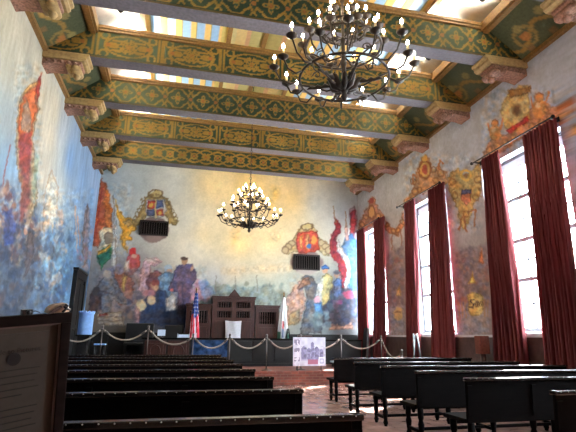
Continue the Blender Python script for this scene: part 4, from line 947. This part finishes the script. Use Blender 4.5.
# wooden pedestal by the near curtain
t = thing('pedestal', 'small reddish wooden pedestal beside the curtain of the nearest window', 'pedestal', (9.56, -7.98, 0))
obj('box', MB().box(-.12, .12, -.09, .09, .98, 1.36, .012), M['wood_ped'], t); obj('post', MB().lathe([(.05, .04), (.035, .3), (.05, .7), (.06, 1.0)], n=12), M['wood_red'], t); obj('foot', MB().box(-.14, .14, -.14, .14, 0, .04, .01), M['wood_red'], t)

# ------------------------------------------------------------------ blue drum and stool at the left
t = thing('blue_drum', 'pale blue drum-shaped bin on a dark stand below the left doorway', 'drum', (.64, -3.2, .58))
obj('drum', MB().lathe([(.18, .73), (.19, .76), (.19, 1.0), (.19, 1.28), (.205, 1.29), (.205, 1.33), (.185, 1.335), (.175, 1.30), (.175, .80)], n=24), M['blue_plastic'], t)
obj('stand', MB().box(-.17, .17, -.17, .17, .0, .05).box(-.15, .15, -.15, .15, .05, .70, .01).box(-.19, .19, -.19, .19, .70, .73), M['wood_dark'], t)
f = MB(); 
for k in range(12): a = 2*PI*k/12; f.ball((.19*math.cos(a), .19*math.sin(a), 1.34), .03, 8, 5)
obj('rim', f, M['blue_plastic'], t)
t = thing('stool', 'low lavender-topped stool by the first barrier post', 'stool', (1.06, -3.05, .58))
obj('seat', MB().box(-.16, .14, -.13, .13, .46, .50, .012), M['blue_plastic'], t)
for sx in (-.13, .11):
    for sy in (-.1, .1): obj('leg', MB().lathe([(.016, 0), (.016, .46)], (sx, sy, 0), 8), M['wood_dark'], t)

# ------------------------------------------------------------------ framed notice on its stand, near the camera
TR = Vector(CAMP+1.90*(Fv+Rv*(71-288)/FPX-Uv*(312-216)/FPX)); TL = Vector(CAMP+2.02*(Fv+Rv*(-4-288)/FPX-Uv*(317-216)/FPX))
BRp = Vector(CAMP+1.86*(Fv+Rv*(62-288)/FPX-Uv*(432-216)/FPX))
ez = (TR-BRp).normalized(); dl = (TL-Vector(CAMP)).normalized(); TL = Vector(CAMP)+dl*((TR-Vector(CAMP)).dot(ez)/dl.dot(ez)); ex = (TR-TL).normalized()
ey = ez.cross(ex)
t = thing('framed_notice', 'large framed printed notice on a dark stand, in the left foreground', 'framed notice')
t.matrix_world = Matrix(((ex.x, ey.x, ez.x, TR.x), (ex.y, ey.y, ez.y, TR.y), (ex.z, ey.z, ez.z, TR.z), (0, 0, 0, 1)))
FW, FH, fw = .62, .80, .040       # local: x to the right edge (0), z down from the top (0), -y towards the viewer
f = MB()
for a in ((-FW, 0, -fw, 0), (-FW, 0, -FH, -FH+fw), (-FW, -FW+fw, -FH+fw, -fw), (-fw, 0, -FH+fw, -fw)):
    f.box(a[0], a[1], -.012, .018, a[2], a[3], .004)
obj('frame', f, M['wood_frame'], t)
f = MB(); g_ = .006
for a in ((-FW+fw, -fw, -fw-g_, -fw), (-FW+fw, -fw, -FH+fw, -FH+fw+g_), (-FW+fw, -FW+fw+g_, -FH+fw+g_, -fw-g_), (-fw-g_, -fw, -FH+fw+g_, -fw-g_)): f.box(a[0], a[1], -.008, .0, a[2], a[3])
obj('inner_bead', f, M['brown_strap'], t)
obj('mat_board', MB().box(-FW+fw, -fw, .004, .012, -FH+fw, -fw), M['mat_board'], t)
obj('paper', MB().box(-FW+.12, -.082, .001, .004, -FH+.1, -.068), M['paper'], t)
def text(parent, s_, x, z, size, align='RIGHT'):
    cu = bpy.data.curves.new('heading', 'FONT'); cu.body = s_; cu.size = size; cu.align_x = align; cu.extrude = .0004; cu.materials.append(M['ink'])
    o = bpy.data.objects.new('heading', cu); COL.objects.link(o); o.parent = parent; o.location = (x, -.0004, z); o.rotation_euler = (PI/2, 0, 0)
    me = bpy.data.meshes.new_from_object(o.evaluated_get(bpy.context.evaluated_depsgraph_get())); q = bpy.data.objects.new('printed_heading', me); COL.objects.link(q); q.parent = parent; q.location = o.location; q.rotation_euler = o.rotation_euler; bpy.data.objects.remove(o); return q
text(t, 'Guide to Pictures', -.108, -.140, .026)
obj('seal', MB().lathe([(.024, -.001), (.024, .001)], (-.20, 0, -.163), 20, 'y'), M['seal'], t).data.shade_flat()
f = MB()
for k in range(19):
    z = -.205-k*.024
    if k % 6 == 5: continue
    f.box(-FW+.15, -.105-(.05 if k % 6 == 4 else 0)-.008*((k*7) % 3), -.0006, .001, z, z+.004)
obj('printed_lines', f, M['ink'], t)
f = MB().box(-FW+.03, -.03, .018, .024, -FH+.02, -.02); obj('back_panel', f, M['wood_dark'], t)
base = TR.z
for x in (-.12, -FW+.12): obj('leg', MB().box(x-.02, x+.02, .024, .05, -(base-.0)+.02, -.03), M['wood_dark'], t)
mw = t.matrix_world
def onledge(x, y): p = mw @ Vector((x, y, 0)); return p
tn = thing('pouch', 'crumpled tan pouch with a dark strap lying on the framed notice', 'pouch', onledge(-.054, .006)); tn.rotation_euler = mw.to_euler(); tn.scale = (.8, .8, .85)
P = np.zeros((11, 15, 3))
rg = random.Random(5)
mb = MB()
prof = [(-.052, .002), (-.044, .024), (-.030, .034), (-.012, .040), (.014, .042), (.036, .044), (.046, .034), (.05, .004)]
mb.prism([(a, b) for a, b in prof], -.028, .03, 'y', True); obj('pouch_body', mb, M['tan'], tn)
obj('flap', MB().prism([(-.06, .001), (-.03, .020), (.004, .036), (.012, .030), (-.018, .010), (-.036, .001)], -.036, -.028, 'y'), M['brown_strap'], tn)
f = MB().tube([(.052, -.034, .014), (.034, -.038, .020), (.018, -.036, .032), (.026, -.034, .040), (.04, -.032, .034), (.03, -.036, .020), (.012, -.036, .006)], .0058, 7); obj('strap', f, M['blackp'], tn)
tn = thing('compact_camera', 'small black compact camera on top of the framed notice', 'camera', onledge(-.168, .002)); tn.rotation_euler = mw.to_euler()
obj('body', MB().box(-.019, .019, -.011, .011, 0, .021, .003), M['blackp'], tn); obj('lens', MB().lathe([(.008, -.018), (.009, -.011)], (.003, 0, .011), 12, 'y'), M['blackp'], tn)
obj('wrist_strap', MB().tube([(.019, 0, .010), (.032, .004, .013), (.046, .0, .007), (.05, .0, .003)], .0022, 6), M['frame_paint'], tn)
# ================================================================== CHANDELIERS
def chandelier(label, x, y):
    z0 = 4.24
    t = thing('chandelier', label, 'chandelier', (x, y, z0), 0, 'wrought iron chandeliers')
    s = MB().lathe([(.004, 0), (.03, .03), (.05, .07), (.03, .12), (.05, .16), (.06, .2), (.035, .26), (.028, .5), (.045, .56), (.028, .62), (.025, .85), (.04, .9), (.022, .96), (.02, 1.2), (.035, 1.24), (.02, 1.3), (.018, 1.5), (.03, 1.53), (.008, 1.56)], n=12)
    obj('stem', s, M['iron'], t)
    f = MB()
    for k in range(10):
        a = 2*PI*k/10; c, s_ = math.cos(a), math.sin(a)
        pts = [(.05*c, .05*s_, .16), (.14*c, .14*s_, .20), (.20*c, .20*s_, .30), (.24*c, .24*s_, .30)]
        f.tube(pts, [.02, .045, .03, .006], 6)
    for k in range(6):
        a = 2*PI*(k+.5)/6; c, s_ = math.cos(a), math.sin(a)
        f.tube([((.1+.05*q)*c, (.1+.05*q)*s_, .255+.018*(q % 2)) for q in range(9)], [.012, .034, .016, .036, .016, .032, .014, .024, .006], 6)
    obj('leaf_hub', f, M['iron'], t)
    tiers = [(.58, .33, None, 0), (.50, .80, None, 0), (.30, 1.06, None, 0)]
    for r, z, *_ in tiers:
        obj('hoop', MB().tube([(r*math.cos(a), r*math.sin(a), z) for a in np.linspace(0, 2*PI, 49)[:-1]], .017, 7, True), M['iron'], t)
    sp = MB()
    for k in range(6):
        a = 2*PI*(k+.5)/6; c, s_ = math.cos(a), math.sin(a)
        for (r, z, zc) in ((.58, .33, .22), (.50, .80, .66), (.30, 1.06, .94)):
            pts = [(.03*c, .03*s_, zc), (r*.4*c, r*.4*s_, zc-.03), (r*.8*c, r*.8*s_, z-.03), (r*c, r*s_, z)]; sp.tube(pts, .012, 6)
        for (r, z) in ((.36, .45), (.30, .76)):
            q = [(r*c+.06*math.cos(w)*(1-w/9)*c, r*s_+.06*math.cos(w)*(1-w/9)*s_, z+.06*math.sin(w)*(1-w/9)) for w in np.linspace(0, 7.5, 18)]; sp.tube(q, .009, 5)
    obj('spokes', sp, M['iron'], t)
    def arm(a, r0_, zr, r1, zc, hc):
        c, s_ = math.cos(a), math.sin(a)
        pts = [(r0_*c, r0_*s_, zr)]
        rm = (r0_+r1)/2
        pts += [((r0_+(r1-r0_)*.35)*c, (r0_+(r1-r0_)*.35)*s_, zr-.055), ((r0_+(r1-r0_)*.75)*c, (r0_+(r1-r0_)*.75)*s_, zr-.06+(zc-zr)*.4), (r1*c, r1*s_, zc)]
        o = obj('candle_arm', MB().tube(pts, .012, 6), M['iron'], t)
        b = (r1*c, r1*s_, zc)
        obj('drip_cup', MB().lathe([(.012, -.03), (.03, -.015), (.062, .004), (.072, .022), (.058, .022), (.02, .012)], b, 10), M['iron'], o)
        obj('candle_sleeve', MB().lathe([(.015, .012), (.015, hc)], b, 8), M['candle'], o)
        obj('flame_bulb', MB().lathe([(.009, hc), (.021, hc+.022), (.018, hc+.045), (.003, hc+.075)], b, 8), M['bulb'], o)
    for k in range(16): arm(2*PI*k/16+.1, .58, .33, .92 if k % 2 else .84, .52 if k % 2 else .46, .13)
    for k in range(10): arm(2*PI*k/10+.3, .36, .66, .54, .86, .12)
    for k in range(8): arm(2*PI*k/8, .18, 1.0, .34, 1.14, .11)
    for k in range(4): arm(2*PI*k/4+.5, .05, 1.22, .17, 1.32, .09)
    # chain up to the roof
    n = 0; z = 1.55; top = zroof(x)-.02-z0-.1; ch = MB()
    while z < top:
        q = [(.022*math.cos(w), 0, z+.05+.05*math.sin(w)) if n % 2 else (0, .022*math.cos(w), z+.05+.05*math.sin(w)) for w in np.linspace(0, 2*PI, 11)[:-1]]
        ch.tube(q, .007, 5, True); z += .086; n += 1
    obj('chain', ch, M['iron'], t)
    obj('ceiling_plate', MB().lathe([(.09, top+.05), (.09, top+.08), (.03, top-.02), (.02, top-.04)][::-1], n=14), M['iron'], t)
    return t
chandelier('tiered wrought iron chandelier with lit candle bulbs, near one filling the top', 5.0, -12.05)
chandelier('tiered wrought iron chandelier with lit candle bulbs, smaller one hanging before the far mural', 4.96, -4.02)

# uplighters hung between the beams
def uplight(label, x, y):
    zt = zroof(x); t = thing('uplighter', label, 'uplighter', (x, y, 7.64), 0, 'uplighters between the beams')
    obj('rod', MB().lathe([(.02, .08), (.02, zt-7.64)], n=8), M['iron'], t)
    obj('housing', MB().lathe([(.03, 0), (.075, .06), (.09, .22), (.075, .22)], (.0, 0, 0), 12), M['iron'], t)
    obj('lens', MB().lathe([(.074, .205), (.074, .212)], n=12), M['lens'], t)
    L = bpy.data.lights.new('uplight_lamp', 'SPOT'); L.energy = UPW; L.spot_size = math.radians(150); L.spot_blend = .6; L.color = (1, .93, .80); L.shadow_soft_size = .08
    lo = bpy.data.objects.new('uplight_lamp', L); COL.objects.link(lo); lo.parent = t; lo.location = (.10 if x > 5 else -.10, 0, .28); lo.rotation_euler = (PI, 0, 0)
UPW = 260
SUN = 32
for k, (y, nm) in enumerate(zip([-2.5, -4.52, -6.54, -8.56, -10.58], ['first', 'second', 'third', 'fourth', 'fifth'])):
    for x, sd in ((1.55, 'left'), (W-1.55, 'right')):
        uplight('dark uplighter on a rod in the %s roof bay from the far wall, %s side' % (nm, sd), x, y)

# ================================================================== DAYLIGHT, LAMPS, EXPOSURE
w = bpy.data.worlds.new('daylight'); SC.world = w; w.use_nodes = True
bg = w.node_tree.nodes['Background']; bg.inputs[0].default_value = (.84, .93, 1.0, 1); bg.inputs[1].default_value = 13.0
S = bpy.data.lights.new('sun', 'SUN'); S.energy = SUN; S.angle = math.radians(.6); S.color = (1, .95, .88)
so = bpy.data.objects.new('sun', S); COL.objects.link(so); so.location = (16, 4, 14); so.rotation_euler = Vector((-1, -1.0, -1.1)).to_track_quat('-Z', 'Y').to_euler()
for n, c in enumerate(WINY):
    L = bpy.data.lights.new('window_portal', 'AREA'); L.shape = 'RECTANGLE'; L.size = 2.1; L.size_y = 3.8; L.cycles.is_portal = True
    o = bpy.data.objects.new('window_portal', L); COL.objects.link(o); o.location = (W+.5, c, 3.3)
    o.rotation_euler = Vector((-1, 0, 0)).to_track_quat('-Z', 'Z').to_euler()
SC.view_settings.view_transform = 'Standard'; SC.view_settings.look = 'None'; SC.view_settings.gamma = 1; SC.view_settings.exposure = 2.35
SC.view_settings.use_curve_mapping = False
SC.cycles.max_bounces = 8; SC.cycles.diffuse_bounces = 5; SC.cycles.glossy_bounces = 3; SC.cycles.transparent_max_bounces = 12
SC.cycles.sample_clamp_indirect = 4.0; SC.cycles.use_denoising = True; SC.cycles.caustics_reflective = False; SC.cycles.caustics_refractive = False
